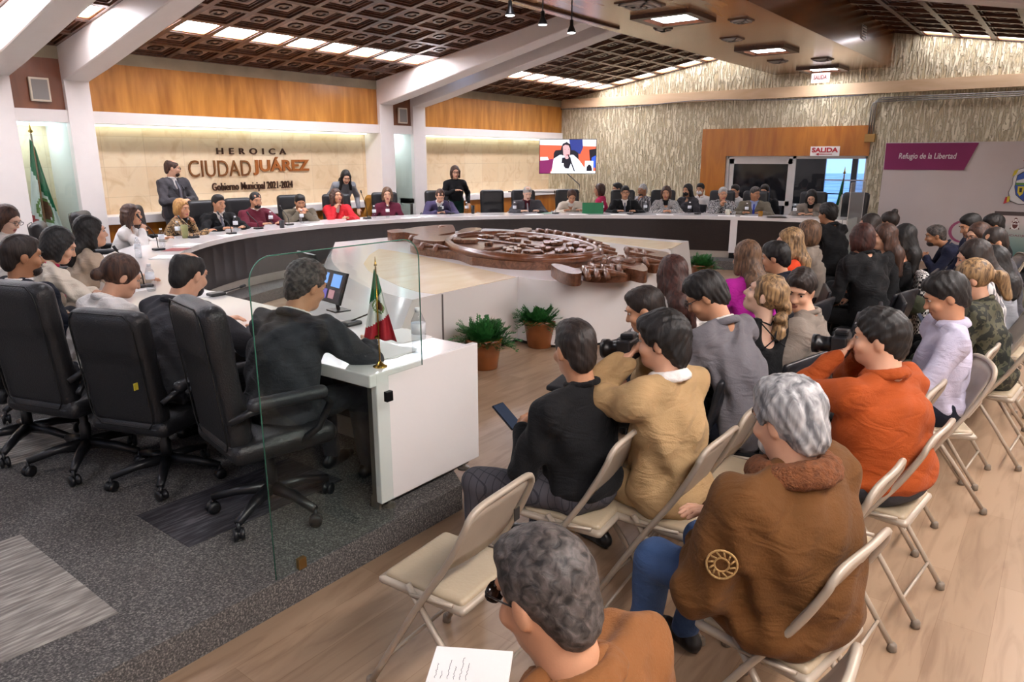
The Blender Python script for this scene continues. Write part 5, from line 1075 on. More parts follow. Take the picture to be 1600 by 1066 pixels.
        for k in range(n_):
            a1 = PI/2+a0+(2*PI-2*a0)*k/n_; a2 = PI/2+a0+(2*PI-2*a0)*(k+1)/n_; P3 = [N_+(sp2 @ V3(math.cos(a_)*r_, math.sin(a_)*r_-.004, zr-.010*math.sin(a_)*(1 if kind != 'blouse' else 0))) for a_ in (a1, a2)]; g.rc(P3[0], P3[1], rr, rr, .015)
            if kind in ('shirt', 'coat', 'fleece') or collar: Q3 = [N_+(sp2 @ V3(math.cos(a_)*(r_+.014), math.sin(a_)*(r_+.014)-.004, zr-.016-.010*math.sin(a_))) for a_ in (a1, a2)]; g.rc(Q3[0], Q3[1], rr*.95, rr*.95, .015)
        if not (fem and kind == 'blouse'): g.build('collar', min(h, .009), CL[cm], e, noise=(strands(.003, 120, 1) if fur else None))
    # ---- trousers and shoes
    lm = CL[legs]; g = Solid(); g.el(P+V3(0, -.015, .0), (bw_*.98, .125*fat, .115), sp1, .05)
    for s_ in (-1, 1):
        hj, kn, an = LG[s_]; lf = (1+.4*(fat-1))*(.95 if fem else 1); g.rc(hj, kn, .085*lf, .063*lf, .05).rc(kn, an+V3(0, 0, .0), .062*lf, .046*lf, .03)
    g.build('trousers', max(h, .012), lm, e, noise=folds(.004, 18, ph+1))
    for s_ in (-1, 1):
        an = LG[s_][2]; fw_ = 0.0 if an.z < .12 else -.3; g = Solid(); g.rc(an+V3(0, -.04, -.055), an+V3(s_*.01, .10, -.058+fw_*.1), .036, .034, .03).rc(an+V3(s_*.01, .10, -.058+fw_*.1), an+V3(s_*.012, .17, -.065+fw_*.2), .034, .024, .02).rc(an, an+V3(0, -.02, -.04), .036, .036, .02); g.build('shoe', .013, shoe_m, e)
    R4 = Matrix.Translation((loc[0], loc[1], floor)) @ Matrix.Rotation(-H_, 4, 'Z')
    INFO = dict(e=e, R=R4, hc=hc, HM=HM, AR=AR, N=N_, C=C, P=P, sp=sp2, loc=loc, at=at); return INFO
def in_hand(I, s, off=(0, .06, .01)):
    """world point in front of a wrist"""
    A, E_, T, a = I['AR'][s]; return I['R'] @ (T+V3(*off))
# ------------------------------------------------------------------ who sits where
def ringp(px, off):
    """point of the table's outline, pushed outwards by off, seen in the direction of photo column px; returns point and the heading towards the table"""
    A = offset(INNER, off); best = None
    for i in range(len(A)-1):
        a, b = PX((A[i].x, A[i].y, 1.0))[0], PX((A[i+1].x, A[i+1].y, 1.0))[0]
        v = A[i].x*FD.x+A[i].y*FD.y
        if v > .5 and (a-px)*(b-px) <= 0:
            t = (px-a)/(b-a) if b != a else 0; p = A[i].lerp(A[i+1], t); n = (offset(INNER, off-1)[i]-A[i])
            if best is None or p.length > best[0].length: best = (p, math.degrees(math.atan2(n.x, n.y)))
    return best
def ring_person(label, px, py, off=.80, dh=0, z=(1.18, 1.42), **k):
    p, hd = ringp(px, off); D = p.x*FD.x+p.y*FD.y; d = ray(px, py); zz = CH+(math.hypot(p.x, p.y)/math.hypot(d.x, d.y))*d.z; zz = min(z[1], max(z[0], zz))
    k.setdefault('h', .015); k.setdefault('lean', .30); k.setdefault('arms', ('desk', 'desk')); k.setdefault('seat', .43); k.setdefault('group', 'council members seated behind the table')
    I = person(label, at=(p.x, p.y), zh=zz, floor=DZ, head=hd+dh, **k); c = k.get('chairkind', 'exec'); return I
def ring_chair(I_or_px, lab, back=.10, dh=0):
    if isinstance(I_or_px, dict): x, y = I_or_px['loc']; a = -I_or_px['e'].rotation_euler.z
    else: p, hd = ringp(I_or_px, 1.12); x, y = p.x, p.y; a = math.radians(hd)
    x -= math.sin(a)*back; y -= math.cos(a)*back; a += math.radians(dh); return chair('exec', x, y, a, lab, 'black leather chairs around the council table', DZ)
T = [('woman with curly brown hair in a white top, chin on hand, beyond the left chairs', 210, 342, dict(fem=True, hair=('curly', 'b'), top=('blouse', 'white'), arms=('desk', 'chin'), turn=.2, dh=-10, nod=0)),
     ('woman with golden blonde hair in a leopard print blouse', 287, 346, dict(fem=True, hair=('bob', 'o'), top=('blouse', 'leopard'), turn=.7, arms=('chin', 'desk'), dh=-30)),
     ('man in a black suit with grey tie seated in front of the standing man', 344, 318, dict(hair=('short', 'k'), top=('suit', 'black', 'white', 'tie'), turn=-.15, sk='m', dh=20, lean=.1)),
     ('bearded man in a burgundy zip jacket and white collar', 402, 313, dict(hair=('receding', 'k'), beard='k', top=('jacket', 'burg', 'white'), collar='burg', fat=1.2, turn=.15, dh=10, lean=.15, sk='m')),
     ('man in an olive tweed jacket with hands clasped at his mouth', 470, 320, dict(hair=('short', 'k'), top=('suit', 'olive', 'white'), arms=('clasp', 'clasp'), lean=.45, nod=.3, dh=25, sk='m', fat=1.1)),
     ('woman in a bright red blazer turning away to the woman bending over her', 527, 322, dict(fem=True, hair=('curly', 'b'), top=('suit', 'red', 'white'), arms=('desk', 'chin'), turn=-.5, nod=-.15, dh=30, lean=.0)),
     ('woman with brown bobbed hair in a wine red knit top', 606, 313, dict(fem=True, hair=('bob', 'l'), top=('blouse', 'wine'), arms=('lap', 'lap'), lean=.05, turn=.1, sk='l', dh=20)),
     ('balding man in a violet grey suit reading a phone in his hands', 688, 306, dict(hair=('receding', 'b'), top=('suit', 'purple', 'white', 'tiedk'), arms=('desk_close', 'desk_close'), lean=.45, nod=.55, sk='l', dh=10)),
     ('bald heavy man in a grey suit with a maroon shirt and pale tie', 824, 302, dict(hair=('tonsure', 's'), top=('suit', 'dkgrey', 'maroon', 'greym'), fat=1.2, nod=.4, sk='p', lean=.2)),
     ('woman in a cream blouse leaning over papers below the television', 893, 308, dict(fem=True, hair=('bun', 'b'), top=('suit', 'cream', 'white'), lean=.5, nod=.45, sk='m')),
     ('man with glasses in a black suit and silver tie', 976, 305, dict(hair=('short', 'k'), top=('suit', 'black', 'white', 'tie'), glasses=True, lean=.15, sk='m')),
     ('woman in a fine houndstooth jacket with brown hair', 1040, 306, dict(fem=True, hair=('bob', 'b'), top=('suit', 'hound', 'black'), arms=('desk_close', 'desk_close'), lean=.2, sk='m', turn=.25)),
     ('woman with short grey hair in a black and white marled cardigan, hand at chin', 1128, 307, dict(fem=True, hair=('short', 's'), top=('jacket', 'marl'), arms=('desk', 'chin'), lean=.25, turn=-.2, sk='m', fat=1.1)),
     ('man in an olive jacket and light blue shirt with a lanyard', 1178, 306, dict(hair=('short', 'x'), top=('suit', 'olive', 'bluesh', 'blue'), lean=.15, turn=-.7, sk='t', fat=1.15)),
     ('woman with long dark hair and sunglasses on her head reading a white sheet', 1266, 313, dict(fem=True, hair=('long', 'k'), top=('suit', 'taupe', 'black'), glasses=True, nod=.5, lean=.35, arms=('desk_close', 'desk'), sk='l'))]
seatlabs = ['tall chair behind the curly haired woman in white', 'wide chair back beside the blonde woman in leopard print', 'chair behind the man in the black suit', 'chair behind the man in burgundy', 'chair behind the man in the olive tweed jacket', 'chair behind the woman in the bright red blazer', 'chair with a mustard coat over its back, behind the woman in wine red', 'chair behind the man in the violet grey suit', 'chair behind the bald man in grey and maroon', 'chair behind the woman in cream', 'chair behind the man in black with the silver tie', 'chair behind the woman in houndstooth', 'chair behind the grey haired woman in marl', 'chair behind the man with the lanyard', 'chair behind the woman reading a white sheet']
RING = []
for (lab, px, py, k), sl in zip(T, seatlabs):
    random.seed(px); I = ring_person(lab, px, py, **k); RING.append(I); ring_chair(I, 'black leather '+sl)
for px, l, dh in ((165, 'empty black leather chair left of the curly haired woman in white', -40), (773, 'empty black leather chair between the violet suit and the bald man in grey', 0), (1345, 'big black leather chair at the far right end of the table', 10)):
    if px == 1345: chair('exec', 14.15, 3.2, math.radians(-80), l, 'black leather chairs around the council table', DZ)
    elif px == 165: p, hd = ringp(185, 1.15); chair('exec', 3.05, 7.95, math.radians(115), l, 'black leather chairs around the council table', DZ)
    else: ring_chair(px, l, 0, dh)
# coat over a chair back
p, hd = ringp(590, 1.42); s = Solid(); R_ = Matrix.Rotation(-math.radians(hd), 3, 'Z'); s.bx((p.x, p.y, 1.0), (.24, .07, .22), .06, R_, .03); s.bx((p.x, p.y, .8), (.27, .06, .15), .05, R_, .05)
tag(s.build('hanging_coat', .015, CL['camel'], None, noise=folds(.01, 25, 1)), 'mustard brown coat hung over the chair of the woman in wine red', 'coat')
# left leg of the table: the nearest people, backs to the camera
def left(lab, px, z, sl, chair_at, chd=90, **k):
    random.seed(px[0]+1); k.setdefault('h', .009); k.setdefault('seat', .45); k.setdefault('group', 'council members at the near left side'); I = person(lab, px=px, zh=z, floor=DZ, **k)
    if sl: x, y = I['loc']; a = math.radians(chd); chair('exec', x-.07*math.sin(a), y-.07*math.cos(a), a, sl, 'black leather chairs around the council table', DZ)
    return I
L1 = left('man in a dark grey suit behind the glass screen leaning over the near desk end', (478, 446), 1.27, 'nearest tall black leather chair, partly behind the glass screen', (1.72, 2.93), 101, head=80, lean=.30, spinefwd=.12, nod=.35, faz=88, hair=('full', 'x'), top=('suit', 'charcoal', 'white'), arms=('desk', 'desk'), sk='m', fat=1.12, h=.009)
L2 = left('bald man in a charcoal suit, second from the near desk end', (295, 428), 1.27, 'black leather chair with a yellow mark, second from the glass screen', (1.62, 3.72), 70, head=82, lean=.25, spinefwd=.1, nod=.3, faz=75, hair=('tonsure', 'k'), top=('suit', 'charcoal', 'white'), arms=('desk', 'desk'), sk='l', fat=1.22, beard='k')
CH_C = [o for o in bpy.data.objects if 'yellow mark' in o.get('label', '')][0]; CH_C.scale = (.96, .96, .90)
ym = MB().box((-.006, -.325, .80), (.0, -.30, .84)).build('yellow_mark', mat('yellow_paint', 0xc9b83a, .5), CH_C); ym.location = (.17, .0, -.1)
L3 = left('woman in a white blazer with her hair in a low bun leaning over papers', (190, 431), 1.18, 'tall black leather chair with a wide plain back, third from the glass screen', (1.42, 4.45), 72, head=82, lean=.42, nod=.45, faz=100, hair=('bun', 'b'), top=('suit', 'white', 'white'), arms=('desk', 'desk'), sk='l', fem=True)
L4 = left('man in a navy suit with a goatee at the left edge, pen in hand', (34, 400), 1.33, 'black leather chair cut by the left edge of the picture', (1.15, 4.85), 80, head=80, lean=.05, nod=.1, turn=.25, hair=('short', 'd'), beard='d', top=('suit', 'ink', 'white'), arms=('phone', 'phone'), sk='t')
L5 = left('woman with a straight black bob in a beige blazer looking down', (92, 383), 1.30, 'black leather chair behind the woman with the black bob', (1.25, 5.75), 95, head=95, lean=.25, nod=.45, turn=.25, hair=('bob', 'k'), top=('suit', 'cream', 'pink'), arms=('desk_close', 'desk'), sk='l', fem=True)
L6 = left('woman with black hair tied back in a beige blazer, speaking, beside the black bob', (142, 362), 1.33, None, None, head=100, lean=.25, nod=.0, turn=.05, hair=('long', 'k'), top=('suit', 'beige', 'black'), arms=('desk', 'desk'), sk='l', fem=True)
L7 = left('young woman in a white turtleneck with long brown hair by the left column', (12, 342), 1.35, None, None, head=150, lean=.1, nod=.45, turn=-.1, hair=('long', 'b'), top=('sweater', 'white'), arms=('phone', 'phone'), sk='p', fem=True, glasses=True, h=.012, group=None)
# standing
def at_depth(px, D): d = ray(px, 300); t = D/math.hypot(d.x, d.y); return (d.x*t, d.y*t)
random.seed(2)
p, hd = ringp(278, 1.75); person('bearded man in a dark grey suit and tie standing before the marble wall', at=(p.x, p.y), zh=1.745, head=165, faz=115, fat=1.1, floor=DZ, stand=True, lean=.02, arms=('belly', 'belly'), top=('suit', 'dkgrey', 'white', 'tie'), legs='dkgrey', hair=('balding', 'b'), beard='b', glasses=True, sk='l', h=.012)
p, hd = ringp(543, 1.42); person('woman with long black hair in a grey knit bending down to the woman in red', at=(p.x, p.y), zh=1.56, head=205, floor=DZ, stand=True, lean=.6, arms=('side', 'side'), nod=.45, top=('sweater', 'greym'), legs='charcoal', hair=('longwavy', 'k'), fem=True, sk='l', h=.014, sz=.95)
p, hd = ringp(712, 1.55); person('woman in a black top and dark green trousers standing and gesturing', at=(p.x, p.y), zh=1.62, head=215, floor=DZ, stand=True, lean=.0, arms=('side', 'belly'), top=('sweater', 'black'), legs='green', hair=('bob', 'b'), glasses=True, fem=True, sk='l', h=.013)
# those sitting by the rough wall behind the council
random.seed(11)
for lab, px, py, k in [('woman in a hot pink blouse seated by the rough wall beyond the green folders', 936, 311, dict(fem=True, hair=('bob', 'b'), top=('suit', 'pink', 'pink'), head=-20, turn=-.3)),
    ('dark haired person in black by the wall, half hidden by the man with silver tie', 964, 304, dict(off=2.35, hair=('short', 'k'), top=('jacket', 'black'), head=-50)),
    ('bald bearded man with a white scarf seated by the wall, hand to his mouth', 1003, 312, dict(hair=('buzz', 's'), beard='x', top=('jacket', 'stripe', 'bluesh'), arms=('lap', 'chin'), head=-90, turn=.3, sk='t')),
    ('woman in a black face mask seated by the rough wall', 1073, 314, dict(fem=True, hair=('long', 'k'), top=('jacket', 'dkgrey'), head=-80, mask=maskk)),
    ('man in a white face mask and white shirt seated beside the orange panel', 1093, 308, dict(off=2.35, hair=('short', 'k'), top=('shirt', 'white'), head=-95, mask=mask_m)),
    ('person in a white top seated by the door, hidden behind the grey haired woman', 1147, 312, dict(hair=('short', 'k'), top=('shirt', 'white'), head=-80)),
    ('dark haired person by the dark glass door behind the man with the lanyard', 1193, 312, dict(hair=('full', 'd'), top=('jacket', 'black'), head=-90))]:
    q, hd = ringp(px, k.pop('off', 1.75)); d = ray(px, py); zz = CH+math.hypot(q.x, q.y)/math.hypot(d.x, d.y)*d.z
    I = person(lab, at=(q.x, q.y), zh=min(1.36, max(1.18, zz)), floor=DZ, h=.016, seat=.43, group='people seated by the rough wall', lean=.1, **{**dict(arms=('lap', 'lap')), **k})
    a = -I['e'].rotation_euler.z; chair('stack', I['loc'][0]-math.sin(a)*.02, I['loc'][1]-math.cos(a)*.02, a, 'black stacking chair under the '+lab.split(' seated')[0].split(' by ')[0].replace(' in ', ' dressed in ', 1), 'stacking chairs by the rough wall', DZ)
# ------------------------------------------------------------------ the audience
fold_lab = 'beige metal folding chairs'
def aud(lab, px, z, ck, clab, cd=(0, 0), chd=None, **k):
    k['lean'] = k.get('lean', .1)*.75
    random.seed(px[0]); k.setdefault('h', .010); k.setdefault('group', 'audience'); I = person(lab, px=px, zh=z, **k)
    if ck:
        a = math.radians(chd if chd is not None else max(-25, min(12, k.get('head', 0)))); x, y = I['loc']; chair(ck, x+cd[0]-math.sin(a)*-.02, y+cd[1], a, clab, fold_lab if ck == 'fold' else 'black stacking chairs of the audience')
    return I
A_black = aud('man in a black sweater and grey plaid trousers holding a phone, back to the camera', (898, 545), 1.13, 'fold', 'beige folding chair under the man in the black sweater', head=4, faz=28, chd=-6, lean=.06, nod=.15, hair=('short', 'd'), top=('sweater', 'black'), legs='plaid', arms=('phone', 'phone'), sk='m', h=.008, fat=1.05, legpose='wide')
A_tan = aud('person with dark wavy hair in a tan jacket aiming a camera', (1035, 532), 1.17, 'fold', 'beige folding chair under the person in the tan jacket', head=12, faz=-8, chd=0, lean=.10, nod=.1, hair=('fringe', 'k'), top=('jacket', 'tan'), collar='white', legs='tan', arms=('camera', 'camera'), sk='l', h=.0085, sz=.97)
A_dk = aud('dark haired man in a black jacket looking down, in front of the tan jacket', (1008, 483), 1.06, 'stack', 'black stacking chair under the man in black before the tan jacket', head=-10, faz=-20, lean=.38, nod=.35, hair=('short', 'd'), top=('jacket', 'ink'), legs='black', arms=('thigh', 'thigh'), sk='m', h=.0095)
A_gs = aud('young man with glasses in a light grey blazer bent over a phone', (1103, 462), 1.19, 'stack', 'black stacking chair under the man in the light grey blazer', cd=(.1, -.05), head=12, faz=-16, lean=.50, nod=.55, hair=('full', 'k'), top=('suit', 'grey', 'white'), legs='ink', arms=('phone', 'phone'), glasses=True, sk='m', h=.009)
A_white = aud('woman with long dark brown hair in a white puff sleeve blouse', (1050, 430), 1.18, 'stack', 'black stacking chair under the woman in the white blouse', head=35, faz=38, lean=.2, nod=.2, hair=('longstraight', 'r'), top=('blouse', 'white'), legs='black', sk='l', fem=True, h=.0105)
A_bl = aud('woman with curly blonde ponytail in a black open backed top', (1196, 461), 1.10, 'stack', 'black stacking chair under the woman with the blonde ponytail', head=35, faz=-8, lean=.05, nod=-.35, hair=('ponycurly', 'y'), top=('openback', 'black'), legs='black', sk='p', fem=True, h=.0095)
A_look = aud('young man in a taupe jacket turning to look back at the camera', (1250, 452), 1.07, 'stack', 'black stacking chair under the young man looking back', head=-5, faz=-92, lean=.1, nod=.3, hair=('full', 'd'), top=('jacket', 'taupe'), legs='ink', sk='l', h=.010, tilt=-.15)
A_purp = aud('woman with long brown hair in a vivid magenta top', (1166, 402), 1.18, 'stack', 'black stacking chair under the woman in magenta', head=28, faz=32, lean=.15, nod=.1, hair=('longstraight', 'l'), top=('sweater', 'magenta'), legs='black', sk='l', fem=True, h=.011)
A_dark2 = aud('black haired man in a navy top beside the woman in magenta', (1212, 402), 1.10, 'stack', 'black stacking chair under the man in the navy top', head=5, faz=0, lean=.25, nod=.2, hair=('full', 'k'), top=('sweater', 'ink'), legs='ink', sk='m', h=.0115)
A_or = aud('woman with long blonde highlighted hair in an orange red top seen in profile', (1233, 379), 1.19, 'stack', 'black stacking chair under the woman in orange red', head=-20, faz=-20, lean=.1, hair=('longwavy', 'y'), top=('blouse', 'orangered'), legs='black', sk='l', fem=True, h=.012)
A_bg = aud('woman with glasses and shoulder length ash hair in a taupe blazer', (1262, 365), 1.20, 'stack', 'black stacking chair under the woman in the taupe blazer', head=-5, faz=-12, lean=.15, hair=('bob', 'l'), top=('jacket', 'taupe'), legs='black', sk='l', fem=True, glasses=True, h=.012)
q = W(1292, 330, 1.33); A_coat = aud('person with dark curly hair in a black coat leaning on the far table end', (1293, 334), 1.22, 'stack', 'black stacking chair by the white far end panel', head=20, faz=15, lean=.35, hair=('curlyshort', 'k'), top=('coat', 'black'), legs='black', arms=('desk', 'desk'), sk='t', h=.012, seat=.50)
A_1345 = aud('woman with a dark red bob in a black jacket, back to the camera', (1346, 372), 1.22, 'stack', 'black stacking chair under the woman with the dark red bob', head=30, faz=35, lean=.3, nod=.2, hair=('bob', 'r'), top=('jacket', 'black'), legs='black', sk='l', fem=True, h=.0105, fat=1.15)
A_1360 = aud('woman with dark hair half hidden beyond the dark red bob', (1358, 352), 1.18, None, None, head=-25, faz=-25, lean=.15, hair=('long', 'd'), top=('jacket', 'black'), legs='black', sk='m', fem=True, h=.013)
A_1383 = aud('woman with long brown hair and a light headband facing sideways', (1381, 370), 1.16, 'stack', 'black stacking chair under the woman with the headband', head=-15, faz=-28, lean=.15, hair=('longstraight', 'b'), top=('blouse', 'black'), legs='black', sk='l', fem=True, h=.0115)
A_1388 = aud('woman with her dark hair in a high bun', (1388, 347), 1.13, None, None, head=10, faz=0, lean=.1, hair=('topbun', 'd'), top=('jacket', 'black'), legs='black', sk='m', fem=True, h=.013)
A_1413 = aud('woman with straight long black hair and bare shoulders in a black dress', (1411, 370), 1.11, 'stack', 'black stacking chair under the woman with bare shoulders', head=0, faz=-12, lean=.05, hair=('longstraight', 'k'), top=('straps', 'black'), legs='black', sk='l', fem=True, h=.011)
A_navy = aud('bearded man in a navy sweater bent forward over a phone', (1462, 368), 1.00, 'fold', 'beige folding chair under the bent man in navy', head=-12, faz=-14, lean=.95, nod=.2, spinefwd=-.1, hair=('short', 'x'), top=('sweater', 'navy'), legs='black', arms=('phone', 'phone'), sk='t', h=.011, beard='d')
A_1517 = aud('dark haired man in a navy jacket looking down behind the woman with glasses', (1517, 352), 1.20, 'fold', 'beige folding chair under the dark haired man in navy', head=-25, faz=-30, lean=.3, nod=.4, hair=('short', 'k'), top=('jacket', 'navy'), legs='black', sk='m', h=.013)
A_1528 = aud('woman with glasses and auburn hair peering between two men', (1528, 368), 1.15, None, None, head=-40, faz=-45, lean=.25, nod=.2, hair=('bob', 'b'), top=('blouse', 'dkgrey'), legs='black', sk='l', fem=True, glasses=True, h=.013)
A_1550 = aud('dark haired man in a black jacket in the back row beside the poster stand', (1552, 352), 1.14, 'fold', 'beige folding chair under the man beside the poster stand', head=-20, faz=-25, lean=.2, nod=.25, hair=('full', 'k'), top=('jacket', 'black'), legs='black', sk='t', h=.013)
A_1553 = aud('man with receding dark hair and a high forehead in a black jacket', (1553, 378), 1.18, 'fold', 'beige folding chair under the man with receding hair', head=-20, faz=-28, lean=.25, nod=.35, hair=('receding', 'd'), top=('jacket', 'dkgrey'), legs='black', sk='m', h=.012)
A_1525 = aud('woman with dark brown hair in a striped grey top', (1521, 402), 1.20, 'fold', 'beige folding chair under the woman in the striped top', head=-12, faz=-15, lean=.3, nod=.3, hair=('long', 'd'), top=('sweater', 'stripe'), legs='black', sk='l', fem=True, arms=('desk_close' if 0 else 'phone', 'phone'), h=.0115)
A_1548 = aud('person with long black hair and a grey sleeve behind the striped top', (1549, 410), 1.08, 'fold', 'beige folding chair under the person with long black hair and grey sleeve', head=5, faz=10, lean=.25, nod=.2, hair=('long', 'k'), top=('sweater', 'greym'), legs='black', sk='l', fem=True, h=.012)
A_pony = aud('woman with a blonde ponytail in a camouflage jacket holding a phone', (1519, 436), 1.14, 'fold', 'beige folding chair under the woman in camouflage', head=5, faz=-5, lean=.3, nod=.35, hair=('pony', 'y'), top=('jacket', 'camo'), legs='khaki', sk='l', fem=True, arms=('phone', 'phone'), h=.0105)
A_lav = aud('man in a pale lavender shirt with a wristwatch, looking at a blue phone', (1478, 462), 1.17, 'fold', 'beige folding chair under the man in the lavender shirt', head=-22, faz=-16, lean=-.05, nod=.4, hair=('full', 'k'), top=('shirt', 'lav'), legs='ink', arms=((-.10, .30, .80), (.02, -.02, .72)), sk='m', h=.009, fat=1.05)
A_orange = aud('heavy man in a rust orange shirt photographing with a black camera', (1375, 528), 1.15, 'fold', 'beige folding chair under the man in the rust orange shirt', head=20, faz=-4, chd=6, lean=.12, nod=.05, hair=('full', 'k'), top=('shirt', 'orange'), legs='charcoal', arms=('camera', 'camera'), sk='l', h=.0085, fat=1.38)
A_grey = aud('grey haired man in a brown suede jacket with a furry collar', (1230, 655), 1.13, 'fold', 'beige folding chair under the grey haired man in suede', head=18, faz=20, chd=10, lean=.0, spinefwd=.12, nod=.2, hair=('full', 'g'), top=('fleece', 'brown'), collar='fur', legs='jeans', arms=('lap', 'cross'), sk='l', h=.008, fat=1.32, beard='s')
A_bot = aud('man with salt and pepper hair and sunglasses at the bottom edge, notebook on knee', (853, 925), 1.08, 'fold', 'beige folding chair under the man at the bottom edge', head=5, faz=10, chd=0, lean=.2, spinefwd=.1, nod=.35, hair=('short', 'x'), top=('coat', 'brown2'), legs='navy', arms=('lap', 'lap'), sk='m', h=.0075, fat=1.15, glasses='sun')
# empty chairs
p = W(690, 905, .45); chair('fold', 1.72, 1.58, math.radians(-4), 'empty beige folding chair with a dark mark, nearest the carpeted dais', fold_lab)
for x, y, a, l in ((3.12, 1.20, 0, 'empty beige folding chair between the tan jacket and the black chairs'), (2.70, .58, 5, 'empty beige folding chair between the suede jacket and the orange shirt'), (1.45, .45, 0, 'empty beige folding chair beside the man at the bottom edge'), (3.92, .60, 5, 'empty beige folding chair behind the outstretched arm of the lavender shirt'), (4.95, .45, 5, 'empty beige folding chair just beyond the lavender shirt')):
    chair('fold', x, y, math.radians(a), l, fold_lab)
for x, y, a, l in ((5.3, 1.33, -10, 'empty black stacking chair right of the young man looking back'), (5.8, 1.28, -12, 'second empty black stacking chair right of the young man looking back'), (6.28, 1.22, -15, 'third empty black stacking chair in the middle row'), (3.95, 2.4, -12, 'empty black stacking chair at the left end of the front row')):
    chair('stack', x, y, math.radians(a), l, 'black stacking chairs of the audience')
# ------------------------------------------------------------------ small things on the table and in hands
clear = glass_mat('clear_plastic', (.86, .88, .90)); water = mat('water_label_white', 0xdfe4ea, .4); paper = mat('white_paper', 0xf3f1ee, .6); capw = mat('bottle_cap_white', 0xe8e8ea, .4)
def bottle_at(p, s, lab):
    e = empty('water_bottle', p, 0, lab, 'bottle', 'water bottles on the council table')
    MB().lathe([(.030, 0), (.033, .008), (.033, .05), (.030, .055), (.033, .06), (.033, .10), (.030, .105), (.033, .11), (.033, .15), (.016, .19), (.013, .195), (.013, .205)], 16).build('bottle_body', clear, e, True)
    MB().lathe([(.0335, .095), (.0335, .145)], 16).build('bottle_label', water, e, True); MB().lathe([(.0145, .197), (.0145, .215)], 12).build('bottle_cap', capw, e, True); e.scale = (s, s, s)
def onT(px, py): return W(px, py, TZ)
def safe(p):                                        # keep things on the tabletop
    best = min(range(len(INNER)), key=lambda i: (INNER[i].xy-p.xy).length); a = INNER[best]; n = (OUTER[best]-a).normalized(); d = (p-a).dot(n)
    d2 = min(.60, max(.10, d)); return Vector((p.x+n.x*(d2-d), p.y+n.y*(d2-d), TZ+.0005)), n
for px, py, t in ((279, 372, 'before the woman in leopard print'), (254, 386, 'beside the curly haired woman in white'), (237, 455, 'right of the woman in the white blazer'), (217, 403, 'between the woman in the white blazer and the curly haired woman'), (369, 362, 'right of the man in the black suit'), (424, 352, 'right of the man in burgundy'), (472, 349, 'before the man in the olive tweed jacket'), (585, 341, 'left of the woman in wine red'), (606, 340, 'right in front of the woman in wine red'), (687, 334, 'before the man in the violet grey suit'), (729, 334, 'beside the dark cup and the standing woman'), (804, 334, 'before the bald man in grey and maroon'), (941, 333, 'between the cream blouse and the black suit'), (1008, 333, 'right of the man with the silver tie'), (1077, 334, 'right of the houndstooth jacket'), (1166, 336, 'left of the man with the lanyard'), (1241, 338, 'left of the woman reading a white sheet')):
    bottle_at(safe(onT(px, py))[0], 1.0, 'clear water bottle '+t)
bottle_at(onT(655, 552), 1.15, 'large clear water bottle behind the glass screen on the near desk end')
def mic_at(base, headp, lab):
    e = empty('desk_microphone', base, 0, lab, 'microphone', 'gooseneck microphones on the table'); h = headp-base
    MB().box((-.06, -.045, 0), (.06, .045, .025)).build('base', black_plastic, e, bevel=.01)
    pts = catmull([(0, 0, .02), tuple(Vector((h.x*.15, h.y*.15, h.z*.5))), tuple(h)], 6); MB().tube(pts, .005, 6).build('gooseneck', black_metal, e, True); d = h.normalized(); MB().tube([h-d*.0, h+d*.05], [.010, .013], 10).build('microphone_head', black_plastic, e, True)
for px, py, t, r_ in ((248, 391, 'before the curly haired woman in white', .36), (226, 449, 'before the woman in the white blazer', .30), (362, 366, 'before the man in the black suit', .26), (404, 358, 'before the man in burgundy', .2), (452, 352, 'before the man in the olive tweed jacket', .25), (574, 342, 'standing tall before the woman in red', .42), (703, 334, 'before the man with the phone', .2), (868, 334, 'before the woman in the cream blouse', .36), (985, 335, 'before the man with the silver tie', .25), (1090, 335, 'before the grey haired woman', .2), (303, 372, 'before the woman in leopard print', .24)):
    p, n = safe(onT(px, py)); mic_at(p, p+n*.16+Vector((0, 0, r_)), 'black gooseneck microphone '+t)
p = onT(548, 508); mic_at(p, p+Vector((.20, -.02, .06)), 'black microphone with a bent neck by the desk flag')
p = onT(338, 462); mic_at(p, p+Vector((.22, .03, .03)), 'black microphone lying low beside the bald man')
def sheets(px, py, w_, d_, a, lab, n=1, m=paper, z=.002, onsafe=True):
    p = safe(onT(px, py))[0] if onsafe else onT(px, py); e = MB(); random.seed(int(px))
    for k in range(n): e.box((-w_/2, -d_/2, z*k), (w_/2, d_/2, z*k+.0015), 0, Matrix.Rotation(random.uniform(-.2, .2) if k else 0, 4, 'Z'))
    o = e.build('paper_sheets' if m is paper else 'folder', m); o.location = p; o.rotation_euler = (0, 0, a); tag(o, lab, 'paper' if m is paper else 'folder')
grf = mat('green_folder', 0x1f7a4c, .5); redf = mat('red_folder', 0x8e2f33, .5)
